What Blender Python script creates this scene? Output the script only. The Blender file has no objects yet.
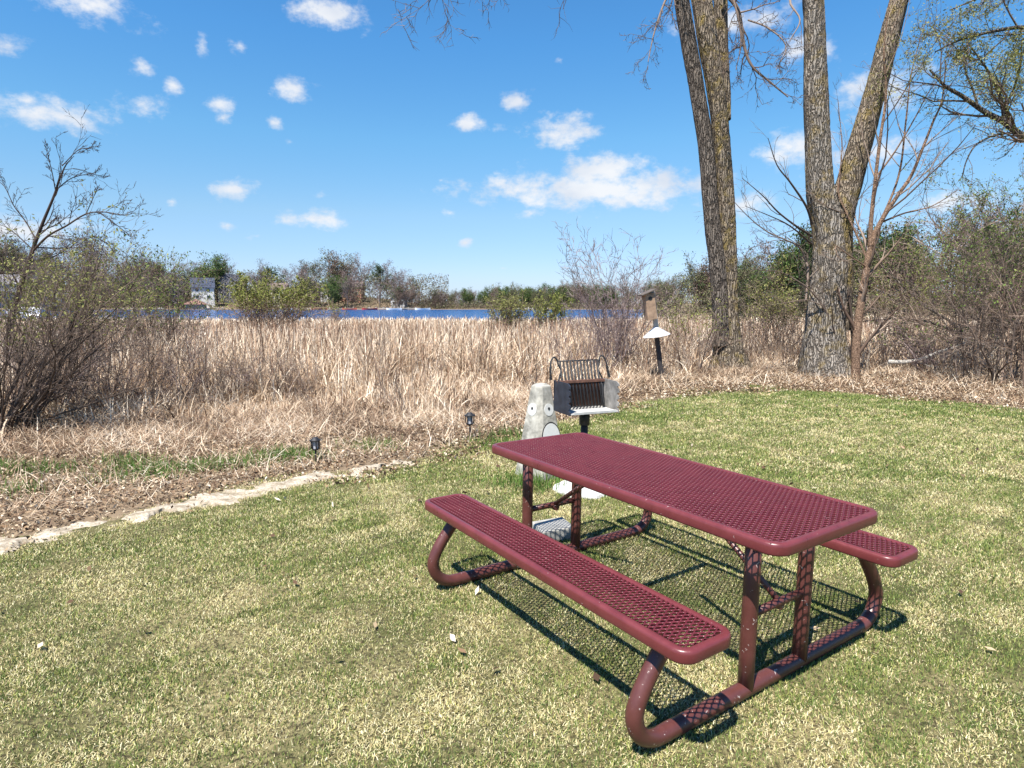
import bpy, math, random
import numpy as np
from mathutils import Vector, Matrix, Euler

rad = math.radians
scene = bpy.context.scene
COL = scene.collection

# ------------------------------------------------------------------ camera
F_PX, PITCH, CAM_H = 617.0, 0.129, 1.63
cam_d = bpy.data.cameras.new('camera')
cam = bpy.data.objects.new('camera', cam_d)
COL.objects.link(cam)
cam.location = (0, 0, CAM_H)
cam.rotation_euler = (math.pi/2 - PITCH, 0, 0)
cam_d.sensor_width = 36
cam_d.lens = F_PX/1024*36
cam_d.clip_start = .05
cam_d.clip_end = 9000
scene.camera = cam
_c, _s = math.cos(PITCH), math.sin(PITCH)

def ray(px, py):
    X = (px-512)/F_PX; Yd = -(py-384)/F_PX
    return np.array([X, _c+Yd*_s, -_s+Yd*_c])
def at(px, py, Y):
    """world point seen at a pixel of the photo, Y metres ahead"""
    D = ray(px, py); t = Y/D[1]
    return np.array([D[0]*t, Y, CAM_H+D[2]*t])
def ax(px, Y):
    return (px-512)/F_PX*Y/_c*1.0

# ------------------------------------------------------------------ terrain
REED = [(-40,4.2),(-12,5.9),(-6,7.5),(-3,8.5),(-1,9.5),(1,10.8),(3,14.0),(7,15.6),(10,14.0),(14,12),(40,10)]
LAWN = [(-40,-6),(-8,1.0),(-3.4,4.15),(-2.3,5.5),(-1.1,6.3),(-.15,7.4),(1.0,8.8),(2.1,10.1),(3.5,11.4),(4.8,12.0),(6.3,11.3),(7.3,10.2),(8.2,9.4),(14,8.2),(40,7)]
_R = np.array(REED); _L = np.array(LAWN)
def yreed(x): return np.interp(x, _R[:,0], _R[:,1])
def ylawn(x): return np.interp(x, _L[:,0], _L[:,1])
def sstep(a, b, x):
    t = np.clip((x-a)/(b-a), 0, 1); return t*t*(3-2*t)
WATER_Z = -.62
def H(x, y):
    x = np.asarray(x, float); y = np.asarray(y, float)
    s = y-yreed(x)
    z = -.5*sstep(0, 26, s)
    u = x/np.maximum(y, 1)
    right = sstep(.14, .26, u)
    lake = sstep(78, 88, y)*(1-right)*(1-sstep(246, 258, y))
    z = z - 1.0*lake
    hh = np.interp(u, [-1.5,-.83,-.6,-.5,-.33,-.2,-.12,0,.3,.6], [14,12,10,9,8,4,.6,.3,.8,2.5])
    z = z + (hh+.6)*sstep(250, 315, y)
    z = z + right*sstep(70, 130, y)*np.interp(u, [.2,.35,.8], [.2,2.0,4.0])
    z = z + .012*np.sin(x*1.7+y*.6)*np.cos(y*1.3-x*.4)*(y < 60)*np.minimum(np.hypot(x-.7, y-3.2)/6, 1)
    return z
def Hf(x, y): return float(H(x, y))

# ------------------------------------------------------------------ mesh helpers
def mesh_np(name, verts, faces, smooth=False, tint=None):
    """faces: (N,k) int array, k = 3 or 4"""
    verts = np.asarray(verts, np.float32).reshape(-1, 3)
    faces = np.asarray(faces, np.int32)
    me = bpy.data.meshes.new(name)
    n, k = faces.shape
    me.vertices.add(len(verts)); me.vertices.foreach_set('co', verts.ravel())
    me.loops.add(n*k); me.loops.foreach_set('vertex_index', faces.ravel())
    me.polygons.add(n)
    me.polygons.foreach_set('loop_start', np.arange(0, n*k, k, dtype=np.int32))
    me.polygons.foreach_set('loop_total', np.full(n, k, np.int32))
    me.update(calc_edges=True)
    if tint is not None:
        a = me.attributes.new('tint', 'FLOAT', 'POINT')
        a.data.foreach_set('value', np.asarray(tint, np.float32).ravel())
    me.polygons.foreach_set('use_smooth', np.full(n, bool(smooth)))
    me.validate(clean_customdata=False)
    return me

class MB:
    """collects primitives into one mesh"""
    def __init__(s): s.v = []; s.f = []; s.sm = []
    def add(s, v, f, smooth=False):
        o = len(s.v)
        s.v += [tuple(map(float, p)) for p in v]
        for q in f: s.f.append(tuple(i+o for i in q)); s.sm.append(smooth)
    def box(s, c, size, rot=(0,0,0), taper=1.0, jit=0):
        M = Euler(rot).to_matrix()
        v = []
        for z in (-.5, .5):
            k = taper if z > 0 else 1
            for x, y in ((-.5,-.5),(.5,-.5),(.5,.5),(-.5,.5)):
                v.append(Vector(c)+M@Vector((x*size[0]*k, y*size[1]*k, z*size[2])))
        s.add(v, [(3,2,1,0),(4,5,6,7),(0,1,5,4),(1,2,6,5),(2,3,7,6),(3,0,4,7)])
    def tube(s, pts, r, n=12, caps=True, smooth=True):
        pts = np.array(pts, float); K = len(pts)
        rr = np.full(K, r) if np.isscalar(r) else np.array(r, float)
        t = np.gradient(pts, axis=0); t /= np.linalg.norm(t, axis=1)[:, None]
        ref = np.array([0,0,1.]) if abs(t[0][2]) < .9 else np.array([1.,0,0])
        u = np.cross(t[0], ref); u /= np.linalg.norm(u)
        v = []
        for i in range(K):
            u = u-t[i]*(u@t[i]); u /= np.linalg.norm(u); w = np.cross(t[i], u)
            for a in range(n):
                th = 2*math.pi*a/n
                v.append(pts[i]+rr[i]*(math.cos(th)*u+math.sin(th)*w))
        f = [(i*n+a, i*n+(a+1)%n, (i+1)*n+(a+1)%n, (i+1)*n+a) for i in range(K-1) for a in range(n)]
        s.add(v, f, smooth)
        if caps:
            o = len(s.v)-K*n
            s.f.append(tuple(o+a for a in range(n))[::-1]); s.sm.append(False)
            s.f.append(tuple(o+(K-1)*n+a for a in range(n))); s.sm.append(False)
    def prism(s, poly, z0, z1, top=None):
        n = len(poly); top = top or poly
        v = [(x, y, z0) for x, y in poly]+[(x, y, z1) for x, y in top]
        s.add(v, [tuple(range(n))[::-1], tuple(range(n, 2*n))]+[(i, (i+1)%n, n+(i+1)%n, n+i) for i in range(n)])
    def build(s, name, mat, parent=None, bevel=0, loc=None, rot=None):
        me = bpy.data.meshes.new(name); me.from_pydata(s.v, [], s.f); me.update()
        me.polygons.foreach_set('use_smooth', s.sm)
        o = link(name, me, mat, parent)
        if loc is not None: o.location = loc
        if rot is not None: o.rotation_euler = rot
        if bevel:
            b = o.modifiers.new('bevel', 'BEVEL'); b.width = bevel; b.segments = 2; b.limit_method = 'ANGLE'; b.angle_limit = rad(40)
        return o

def link(name, me, mat, parent=None):
    o = bpy.data.objects.new(name, me)
    if mat is not None: me.materials.append(mat)
    COL.objects.link(o)
    if parent is not None: o.parent = parent
    return o
def empty(name, loc=(0,0,0), rz=0):
    o = bpy.data.objects.new(name, None); o.empty_display_size = .1
    COL.objects.link(o); o.location = loc; o.rotation_euler = (0, 0, rz)
    return o
def tag(o, label=None, cat=None, group=None, kind=None):
    if label: o['label'] = label
    if cat: o['category'] = cat
    if group: o['group'] = group
    if kind: o['kind'] = kind
    return o
def copy_tree(o, loc, rz=0, s=1.0, label=None, group=None, name=None):
    c = o.copy(); COL.objects.link(c); c.location = loc; c.rotation_euler = (0, 0, rz)
    c.scale = (s, s, s) if np.isscalar(s) else s
    if label: c['label'] = label
    if group: c['group'] = group
    for ch in o.children:
        d = ch.copy(); COL.objects.link(d); d.parent = c
        for g in ch.children:
            e = g.copy(); COL.objects.link(e); e.parent = d
    return c

# ------------------------------------------------------------------ materials
def nodes(name):
    m = bpy.data.materials.new(name); m.use_nodes = True
    nt = m.node_tree
    return m, nt, nt.nodes['Principled BSDF']
def ramp(nt, stops, fac=None):
    r = nt.nodes.new('ShaderNodeValToRGB'); e = r.color_ramp.elements
    while len(e) < len(stops): e.new(.5)
    for i, (p, c) in enumerate(stops): e[i].position = p; e[i].color = (*c, 1)
    if fac is not None: nt.links.new(fac, r.inputs[0])
    return r.outputs[0]
def noise(nt, scale, detail=4, rough=.55, vec=None, stretch=None, dist=0):
    n = nt.nodes.new('ShaderNodeTexNoise'); n.inputs['Scale'].default_value = scale
    n.inputs['Detail'].default_value = detail; n.inputs['Roughness'].default_value = rough
    n.inputs['Distortion'].default_value = dist
    if vec is None:
        vec = nt.nodes.new('ShaderNodeNewGeometry').outputs['Position']
    if stretch:
        m = nt.nodes.new('ShaderNodeMapping'); m.inputs['Scale'].default_value = stretch
        nt.links.new(vec, m.inputs[0]); vec = m.outputs[0]
    nt.links.new(vec, n.inputs['Vector'])
    return n.outputs[0]
def objco(nt): return nt.nodes.new('ShaderNodeTexCoord').outputs['Object']
def math_n(nt, op, a, b=None, clamp=False):
    m = nt.nodes.new('ShaderNodeMath'); m.operation = op; m.use_clamp = clamp
    for i, v in enumerate((a, b)):
        if v is None: continue
        if hasattr(v, 'links'): nt.links.new(v, m.inputs[i])
        else: m.inputs[i].default_value = v
    return m.outputs[0]
def mixc(nt, fac, a, b, mode='MIX'):
    m = nt.nodes.new('ShaderNodeMix'); m.data_type = 'RGBA'; m.blend_type = mode
    if hasattr(fac, 'links'): nt.links.new(fac, m.inputs[0])
    else: m.inputs[0].default_value = fac
    for i, v in ((6, a), (7, b)):
        if hasattr(v, 'links'): nt.links.new(v, m.inputs[i])
        else: m.inputs[i].default_value = (*v, 1)
    return m.outputs[2]
def bump(nt, b, h, strength=.3, dist=.01):
    n = nt.nodes.new('ShaderNodeBump'); n.inputs['Strength'].default_value = strength
    n.inputs['Distance'].default_value = dist
    nt.links.new(h, n.inputs['Height']); nt.links.new(n.outputs[0], b.inputs['Normal'])
def plain(name, c, rough=.6, metal=0, var=.15, scale=12, bmp=0, bscale=60, spec=.5):
    m, nt, b = nodes(name)
    n = noise(nt, scale, 5, .6, objco(nt))
    lo = tuple(x*(1-var) for x in c); hi = tuple(min(1, x*(1+var)) for x in c)
    nt.links.new(ramp(nt, [(.3, lo), (.7, hi)], n), b.inputs['Base Color'])
    b.inputs['Roughness'].default_value = rough; b.inputs['Metallic'].default_value = metal
    b.inputs['Specular IOR Level'].default_value = spec
    if bmp: bump(nt, b, noise(nt, bscale, 4, .6, objco(nt)), bmp, .004)
    return m
def tinted(name, stops, rough=.85, extra=None, trans=0.0):
    """colour by the per-piece tint, spec low; thin plant matter"""
    m, nt, b = nodes(name)
    a = nt.nodes.new('ShaderNodeAttribute'); a.attribute_name = 'tint'
    fac = a.outputs['Fac']
    if extra:
        sc, amt = extra
        n = noise(nt, sc, 4, .6)
        fac = math_n(nt, 'ADD', fac, math_n(nt, 'MULTIPLY', math_n(nt, 'SUBTRACT', n, .5), amt), True)
    col = ramp(nt, stops, fac)
    nt.links.new(col, b.inputs['Base Color'])
    b.inputs['Roughness'].default_value = rough
    b.inputs['Specular IOR Level'].default_value = .25
    if trans:
        t = nt.nodes.new('ShaderNodeBsdfTranslucent'); nt.links.new(col, t.inputs[0])
        mx = nt.nodes.new('ShaderNodeMixShader'); mx.inputs[0].default_value = trans
        nt.links.new(b.outputs[0], mx.inputs[1]); nt.links.new(t.outputs[0], mx.inputs[2])
        nt.links.new(mx.outputs[0], nt.nodes['Material Output'].inputs[0])
    return m

# ------------------------------------------------------------------ vectorised plants
class Plant:
    """branches as polylines with radii, leaves as small diamonds"""
    def __init__(s, seed): s.r = np.random.default_rng(seed); s.br = []; s.leaf = []
    def line(s, pts, rr, lvl): s.br.append((np.asarray(pts, float), np.asarray(rr, float), lvl))
    def grow(s, p, d, L, r, lvl, cfg):
        R = s.r; c = cfg[lvl]
        n = c.get('n', 5); wander = c.get('w', .18); up = c.get('up', .05)
        p = np.array(p, float); d = np.array(d, float); d /= np.linalg.norm(d)
        pts = [p.copy()]; rr = [r]; dirs = [d.copy()]
        r1 = r*c.get('tip', .16 if lvl == 0 else .3)
        for i in range(n):
            d = d+R.normal(0, wander, 3)+np.array([0, 0, up]); d /= np.linalg.norm(d)
            p = p+d*L/n; pts.append(p.copy()); rr.append(r+(r1-r)*(i+1)/n); dirs.append(d.copy())
        s.line(pts, rr, lvl)
        s.kids(pts, rr, L, lvl, cfg)
    def kids(s, pts, rr, L, lvl, cfg):
        R = s.r; c = cfg[lvl]; pts = np.array(pts); rr = np.array(rr); n = len(pts)-1
        if lvl+1 < len(cfg):
            k = c['k']; k = int(k) + (R.random() < k-int(k))
            t0 = c.get('t0', .25)
            for j in range(k):
                t = t0+(1-t0)*(j+R.random())/max(k, 1); t = min(t, .99)
                i = min(int(t*n), n-1); f = t*n-i
                q = pts[i]*(1-f)+pts[i+1]*f; dd = pts[i+1]-pts[i]; dd = dd/np.linalg.norm(dd)
                rq = rr[i]*(1-f)+rr[i+1]*f
                a = R.normal(c.get('ang', .8), .2)
                ph = R.uniform(0, 2*math.pi)
                x = np.cross(dd, [.3,.5,.8]); x /= np.linalg.norm(x); y = np.cross(dd, x)
                nd = dd*math.cos(a)+math.sin(a)*(x*math.cos(ph)+y*math.sin(ph))
                s.grow(q, nd, L*c.get('ls', .5)*R.uniform(.6, 1.25)*(1.15-.5*t), max(rq*c.get('rs', .6), cfg[-1].get('rmin', .002)), lvl+1, cfg)
        nl = c.get('leaves', 0)
        for _ in range(int(nl)+(R.random() < nl-int(nl))):
            t = R.uniform(.25, 1); i = min(int(t*n), n-1); f = t*n-i
            s.leaf.append(pts[i]*(1-f)+pts[i+1]*f+R.normal(0, c.get('lj', .03), 3))
    def mesh(s, lv0, lv1, sides, name, smooth=True):
        groups = {}
        for pts, rr, lvl in s.br:
            if lv0 <= lvl <= lv1: groups.setdefault((len(pts), sides[min(lvl, len(sides)-1)]), []).append((pts, rr))
        V = []; Fc = []; T = []; off = 0
        for (K, n), L in groups.items():
            P = np.array([a for a, _ in L]); Q = np.array([b for _, b in L]); N = len(L)
            t = np.gradient(P, axis=1); t /= np.linalg.norm(t, axis=2, keepdims=True)+1e-9
            t0 = P[:, -1]-P[:, 0]; t0 /= np.linalg.norm(t0, axis=1, keepdims=True)+1e-9
            ref = np.where(np.abs(t0[:, 2:3]) < .8, [[0,0,1.]], [[1.,0,0]])
            u = np.cross(t, ref[:, None, :]); u /= np.linalg.norm(u, axis=2, keepdims=True)+1e-9
            w = np.cross(t, u)
            th = np.arange(n)*2*math.pi/n
            ring = P[:, :, None, :]+Q[:, :, None, None]*(np.cos(th)[None, None, :, None]*u[:, :, None, :]+np.sin(th)[None, None, :, None]*w[:, :, None, :])
            V.append(ring.reshape(-1, 3))
            T.append(np.repeat(s.r.random(N), K*n))
            base = off+np.arange(N)[:, None, None]*K*n+np.arange(K-1)[None, :, None]*n
            a = np.arange(n)[None, None, :]; b = (a+1) % n
            f = np.stack([base+a, base+b, base+n+b, base+n+a], -1).reshape(-1, 4)
            Fc.append(f); off += N*K*n
        if not V: return None
        return mesh_np(name, np.concatenate(V), np.concatenate(Fc), smooth, np.concatenate(T))
    def leafmesh(s, size, name, asp=.5, droop=0):
        return leaves_mesh(np.array(s.leaf), size, name, s.r, asp)

def leaves_mesh(P, size, name, R, asp=.5, flat=0.0, clump=.5):
    N = len(P)
    a = R.normal(0, 1, (N, 3)); a[:, 2] *= (1-flat); a /= np.linalg.norm(a, axis=1, keepdims=True)
    b = R.normal(0, 1, (N, 3)); b[:, 2] *= (1-flat)
    b -= a*(a*b).sum(1, keepdims=True); b /= np.linalg.norm(b, axis=1, keepdims=True)+1e-9
    sz = (size*R.uniform(.6, 1.3, N))[:, None]
    V = np.stack([P-a*sz*.5, P+b*sz*asp*.5, P+a*sz*.5, P-b*sz*asp*.5], 1)
    Fc = np.arange(N*4).reshape(N, 4)
    return mesh_np(name, V.reshape(-1, 3), Fc, False, np.repeat(R.random(N), 4))

def blades(P, L, W, R, lean=.6, segs=3, curl=.8, name='blades', tint=None, az=None, zero_tip=True):
    """ribbons rooted at P. L, W arrays. lean = mean tilt (rad)"""
    N = len(P)
    az = R.uniform(0, 2*math.pi, N) if az is None else az
    tilt = np.abs(R.normal(0, lean, N)) if np.isscalar(lean) else lean
    cu = R.normal(0, 1, N)*curl*.5+curl*.5
    d2 = np.stack([np.cos(az), np.sin(az)], 1)
    side = np.stack([-np.sin(az), np.cos(az), np.zeros(N)], 1)
    tw = R.uniform(-.9, .9, N)
    sd = side*np.cos(tw)[:, None]+np.stack([d2[:, 0]*0, d2[:, 1]*0, np.ones(N)], 1)*0
    sd = side*np.cos(tw)[:, None]+np.concatenate([d2, np.zeros((N, 1))], 1)*np.sin(tw)[:, None]
    cur = P.astype(float).copy(); V = []
    for i in range(segs+1):
        k = i/segs
        w = W*(1-.85*k**1.5 if zero_tip else 1-.3*k)
        V.append(cur-sd*w[:, None]*.5); V.append(cur+sd*w[:, None]*.5)
        ang = tilt+cu*k
        step = (L/segs)[:, None]*np.concatenate([d2*np.sin(ang)[:, None], np.cos(ang)[:, None]], 1)
        cur = cur+step
    V = np.stack(V, 1)
    K = (segs+1)*2
    base = np.arange(N)[:, None]*K+np.arange(segs)[None, :]*2
    Fc = np.stack([base, base+1, base+3, base+2], -1).reshape(-1, 4)
    T = R.random(N) if tint is None else tint
    return mesh_np(name, V.reshape(-1, 3), Fc, False, np.repeat(T, K))

# ------------------------------------------------------------------ world and sun
SUN_EL, SUN_AZ = 61.0, 60.0     # shadows run towards azimuth 60 deg from +x
sun_d = bpy.data.lights.new('sun', 'SUN'); sun_d.energy = 5.0; sun_d.angle = rad(.53); sun_d.color = (1, .955, .89)
sun = bpy.data.objects.new('sun', sun_d); COL.objects.link(sun)
to_sun = Vector((-math.cos(rad(SUN_AZ))*math.cos(rad(SUN_EL)), -math.sin(rad(SUN_AZ))*math.cos(rad(SUN_EL)), math.sin(rad(SUN_EL))))
sun.rotation_euler = to_sun.to_track_quat('Z', 'Y').to_euler()
sun.location = (0, -5, 20)

w = bpy.data.worlds.new('World'); scene.world = w; w.use_nodes = True
nt = w.node_tree; bg = nt.nodes['Background']
sky = nt.nodes.new('ShaderNodeTexSky'); sky.sky_type = 'NISHITA'; sky.sun_disc = False
sky.sun_elevation = rad(SUN_EL); sky.sun_rotation = math.atan2(to_sun.x, to_sun.y) % (2*math.pi)
sky.altitude = 300; sky.air_density = 1.0; sky.dust_density = .0; sky.ozone_density = 3.0
SKY_STR = .098
bg.inputs[1].default_value = SKY_STR
tc = nt.nodes.new('ShaderNodeTexCoord')
sep = nt.nodes.new('ShaderNodeSeparateXYZ'); nt.links.new(tc.outputs['Generated'], sep.inputs[0])
az = math_n(nt, 'ARCTAN2', sep.outputs[0], sep.outputs[1])
el = math_n(nt, 'ARCSINE', sep.outputs[2])
uv = nt.nodes.new('ShaderNodeCombineXYZ'); nt.links.new(az, uv.inputs[0]); nt.links.new(el, uv.inputs[1])
# small drifting fair-weather clouds, each a soft ellipse of direction, broken by noise
CL = [(52,113,40,11,1),(26,101,14,8,1),(82,122,13,7,1),(142,69,11,9,.9),(173,85,11,7,.8),(141,104,19,8,1),(218,104,13,8,.95),(223,118,9,6,.8),
 (273,122,10,7,.8),(293,88,18,9,1),(290,142,8,5,.6),(233,190,21,9,1),(315,219,25,9,1),(322,196,14,7,.6),(228,225,10,5,.7),(256,236,16,6,.5),(172,201,7,5,.7),
 (516,101,17,9,1),(468,124,19,10,.85),(565,131,34,15,1),(500,125,14,7,.5),(600,189,108,14,1.2),(600,172,50,16,1.05),(540,190,36,9,.9),(530,214,22,9,.6),(465,243,9,5,.8),(450,213,11,7,.6),
 (240,46,14,8,.7),(203,46,8,10,.7),(810,48,26,10,.95),(880,95,38,26,.8),(745,205,24,11,.9),(800,148,34,13,1),(865,152,48,12,.9),(560,60,14,5,.4),(440,180,9,4,.3),(30,232,60,18,.8),(10,46,16,9,.8),
 (740,20,60,14,.8),(330,14,40,12,.9),(90,8,50,14,.8),(950,200,50,12,.6),(500,268,30,4,.4),(660,250,30,6,.4)]
nz = noise(nt, 24, 7, .62, uv.outputs[0], (1, 1.5, 1))
nz2 = noise(nt, 9, 3, .5, uv.outputs[0], (1, 2, 1))
best = None
for (px, py, hx, hy, amp) in CL:
    d = ray(px, py); d = d/np.linalg.norm(d)
    a0, e0 = math.atan2(d[0], d[1]), math.asin(d[2])
    m = nt.nodes.new('ShaderNodeMapping'); m.vector_type = 'POINT'
    sx, sy = F_PX/(hx*1.25), F_PX/(hy*1.35)
    m.inputs['Location'].default_value = (-a0*sx, -e0*sy, 0); m.inputs['Scale'].default_value = (sx, sy, 1)
    nt.links.new(uv.outputs[0], m.inputs[0])
    ln = nt.nodes.new('ShaderNodeVectorMath'); ln.operation = 'LENGTH'; nt.links.new(m.outputs[0], ln.inputs[0])
    q = math_n(nt, 'SUBTRACT', amp, ln.outputs['Value'])
    best = q if best is None else math_n(nt, 'MAXIMUM', best, q)
dens = math_n(nt, 'ADD', best, math_n(nt, 'MULTIPLY', math_n(nt, 'SUBTRACT', nz, .5), 2.5))
mr = nt.nodes.new('ShaderNodeMapRange'); mr.interpolation_type = 'SMOOTHSTEP'
nt.links.new(dens, mr.inputs[0]); mr.inputs[1].default_value = .05; mr.inputs[2].default_value = 1.0
mr.inputs[3].default_value = 0; mr.inputs[4].default_value = .92
cloudcol = mixc(nt, ramp(nt, [(.35, (0,0,0)), (.6, (1,1,1))], nz2), (3.7, 3.95, 4.4), (4.75, 4.8, 4.9))
# deepen the blue of the clear sky a little (polarised look of the photograph)
hs = nt.nodes.new('ShaderNodeHueSaturation'); hs.inputs['Saturation'].default_value = 1.12; hs.inputs['Value'].default_value = 1.0
nt.links.new(sky.outputs[0], hs.inputs['Color'])
grade = ramp(nt, [(0, (.36,.455,.78)), (.025, (.49,.54,.74)), (.087, (.68,.725,.74)), (.156, (.64,.87,.88)), (.24, (.53,.89,1.0)), (.6, (.38,.76,1.0))], math_n(nt, 'DIVIDE', el, math.pi/2))
clear = mixc(nt, 1.0, hs.outputs[0], grade, 'MULTIPLY')
skyc = mixc(nt, mr.outputs[0], clear, cloudcol)
nt.links.new(skyc, bg.inputs[0])

vs = scene.view_settings
vs.view_transform = 'Standard'; vs.look = 'None'; vs.gamma = 1; vs.exposure = 1.05; vs.use_curve_mapping = False
scene.cycles.max_bounces = 6; scene.cycles.diffuse_bounces = 3; scene.cycles.transparent_max_bounces = 8
scene.cycles.use_denoising = True

# ------------------------------------------------------------------ ground, path, water
def axis(segs):
    out = []
    for a, b, st in segs: out += list(np.arange(a, b, st))
    return np.array(out+[segs[-1][1]])
gx = axis([(-3000,-600,200),(-600,-200,20),(-200,-40,5),(-40,-12,1),(-12,13,.14),(13,40,1),(40,200,5),(200,600,20),(600,3000,200)])
gy = axis([(-200,-20,20),(-20,-1,1),(-1,17,.14),(17,60,1),(60,110,2.5),(110,240,6),(240,330,3),(330,600,15),(600,5000,200)])
GX, GY = np.meshgrid(gx, gy)
GZ = H(GX, GY)
rng = np.random.default_rng(1)
GZ = GZ+np.where((GY < 17) & (np.abs(GX) < 13), rng.normal(0, .004, GZ.shape), 0)
ny, nx = GX.shape
idx = np.arange(ny*nx).reshape(ny, nx)
gf = np.stack([idx[:-1, :-1], idx[:-1, 1:], idx[1:, 1:], idx[1:, :-1]], -1).reshape(-1, 4)
# masks: how far past the lawn edge (litter) and under the reeds
s_l = (GY-ylawn(GX)).ravel()
soil = sstep(-.5, .5, s_l)
me = mesh_np('ground', np.stack([GX, GY, GZ], -1).reshape(-1, 3), gf, True, soil)
m, nt, b = nodes('ground_material')
a = nt.nodes.new('ShaderNodeAttribute'); a.attribute_name = 'tint'
n1 = noise(nt, 1.1, 5, .65); n2 = noise(nt, 45, 4, .7); n3 = noise(nt, 6, 5, .7)
turf = mixc(nt, ramp(nt, [(.38, (0,0,0)), (.62, (1,1,1))], n1), (.07, .08, .025), (.24, .20, .10))
turf = mixc(nt, ramp(nt, [(.45, (0,0,0)), (.6, (1,1,1))], n2), turf, (.045, .038, .02))
dirt = mixc(nt, ramp(nt, [(.35, (0,0,0)), (.65, (1,1,1))], n3), (.10, .07, .045), (.30, .22, .14))
dirt = mixc(nt, ramp(nt, [(.4, (0,0,0)), (.65, (1,1,1))], n2), dirt, (.20, .15, .10))
edge = math_n(nt, 'ADD', a.outputs['Fac'], math_n(nt, 'MULTIPLY', math_n(nt, 'SUBTRACT', n3, .5), 1.4))
fac = ramp(nt, [(.42, (0,0,0)), (.58, (1,1,1))], edge)
nt.links.new(mixc(nt, fac, turf, dirt), b.inputs['Base Color'])
b.inputs['Roughness'].default_value = .95; b.inputs['Specular IOR Level'].default_value = .1
bump(nt, b, n2, .6, .02)
tag(link('ground', me, m), 'mown lawn running into the marsh and up the far shore', None, kind='structure')

def vnoise(x, y, seed=0, sc=1.0):
    """cheap smooth noise 0..1"""
    R = np.random.default_rng(seed); v = 0
    for k in range(7):
        a = R.uniform(0, 6.28); f = sc*R.uniform(.6, 2.6); v = v+np.sin((x*math.cos(a)+y*math.sin(a))*f+R.uniform(0, 6.28))/ (1+.25*k)
    return 1/(1+np.exp(-v*.9))
# worn sandy strip along the left lawn edge
PATH = [(-5.2,2.2),(-4.2,3.1),(-3.42,4.05),(-2.9,4.62),(-2.45,5.05),(-2.15,5.4),(-1.7,5.83),(-1.3,6.12),(-1.0,6.3)]
def offset_strip(pts, w_at, n=420, seed=3):
    R = np.random.default_rng(seed)
    pts = np.array(pts); d = np.r_[0, np.cumsum(np.hypot(*np.diff(pts, axis=0).T))]
    t = np.linspace(0, d[-1], n); x = np.interp(t, d, pts[:, 0]); y = np.interp(t, d, pts[:, 1])
    tx, ty = np.gradient(x), np.gradient(y); L = np.hypot(tx, ty); nxx, nyy = -ty/L, tx/L
    u = np.linspace(-1, 1, 15); V = []
    ja = np.convolve(R.normal(0, .09, n+8), np.ones(9)/5, 'same')[:n]; jb = np.convolve(R.normal(0, .09, n+8), np.ones(9)/5, 'same')[:n]
    for i in range(n):
        wv = w_at(t[i]/d[-1])
        for k in u:
            o = k*wv+(ja[i] if k > 0 else jb[i])*abs(k)
            X, Y = x[i]+nxx[i]*o, y[i]+nyy[i]*o
            V.append((X, Y, Hf(X, Y)+.016-.03*abs(k)**3+.045*(float(vnoise(X*6, Y*6, 41, 1.1))-.5)+.022*(float(vnoise(X, Y, 43, 34.))-.5)-.02*max(0, .5-t[i]/d[-1])))
    f = [(i*15+k, i*15+k+1, (i+1)*15+k+1, (i+1)*15+k) for i in range(n-1) for k in range(14)]
    return V, f
V, f = offset_strip(PATH, lambda t: .165*min(1, (1-t)*6+.15)*(1 if t > .35 else .8))
me = mesh_np('dirt_path', V, np.array(f)[:, ::-1], True)
m, nt, b = nodes('sandy_dirt')
n2 = noise(nt, 60, 5, .7); n3 = noise(nt, 5, 4, .6)
nt.links.new(mixc(nt, ramp(nt, [(.40, (0,0,0)), (.62, (1,1,1))], noise(nt, 9, 6, .75)), mixc(nt, ramp(nt, [(.35, (0,0,0)), (.65, (1,1,1))], n2), (.30,.24,.16), (.60,.53,.43)), mixc(nt, n2, (.13,.10,.06), (.30,.24,.16))), b.inputs['Base Color'])
b.inputs['Roughness'].default_value = .95; bump(nt, b, n2, .5, .01)
tag(link('dirt_path', me, m), 'pale worn sandy strip along the left edge of the lawn', None, kind='structure')

# lake
V = [(-3000, 70, WATER_Z), (400, 70, WATER_Z), (400, 900, WATER_Z), (-3000, 900, WATER_Z)]
me = mesh_np('water', V, np.array([[0, 1, 2, 3]]))
m, nt, b = nodes('lake_water')
b.inputs['Base Color'].default_value = (.010, .075, .23, 1); b.inputs['Roughness'].default_value = .12
n1 = noise(nt, 1.2, 4, .6, None, (1, 2.2, 1))
bump(nt, b, n1, 1.0, .35)
tag(link('water', me, m), 'blue wind-rippled lake beyond the reeds', None, kind='structure')

# ------------------------------------------------------------------ grass, litter, reeds (uncountable stuff)
def scatter(R, n, y0, y1, xm=1.05, keep=None):
    """n points over the fan in front of the viewer"""
    out = []; got = 0
    while got < n:
        yy = np.linspace(y0, y1, 60); hw = .88*yy*xm/1.05+2.4; cdf = np.r_[0, np.cumsum((hw[1:]+hw[:-1])/2)]; cdf /= cdf[-1]
        y = np.interp(R.random(n), cdf, yy); x = R.uniform(-1, 1, n)*(.88*y*xm/1.05+2.4)
        k = np.ones(n, bool) if keep is None else keep(x, y)
        out.append(np.stack([x[k], y[k]], 1)); got += k.sum()
        if k.sum() == 0: break
    return np.concatenate(out)[:n]
def path_dist(x, y):
    P = np.array(PATH); dm = np.full(np.shape(x), 9.)
    for a, b_ in zip(P[:-1], P[1:]):
        ab = b_-a; t = np.clip(((x-a[0])*ab[0]+(y-a[1])*ab[1])/(ab@ab), 0, 1)
        dm = np.minimum(dm, np.hypot(x-a[0]-t*ab[0], y-a[1]-t*ab[1]))
    return dm
R = np.random.default_rng(5)
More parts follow.
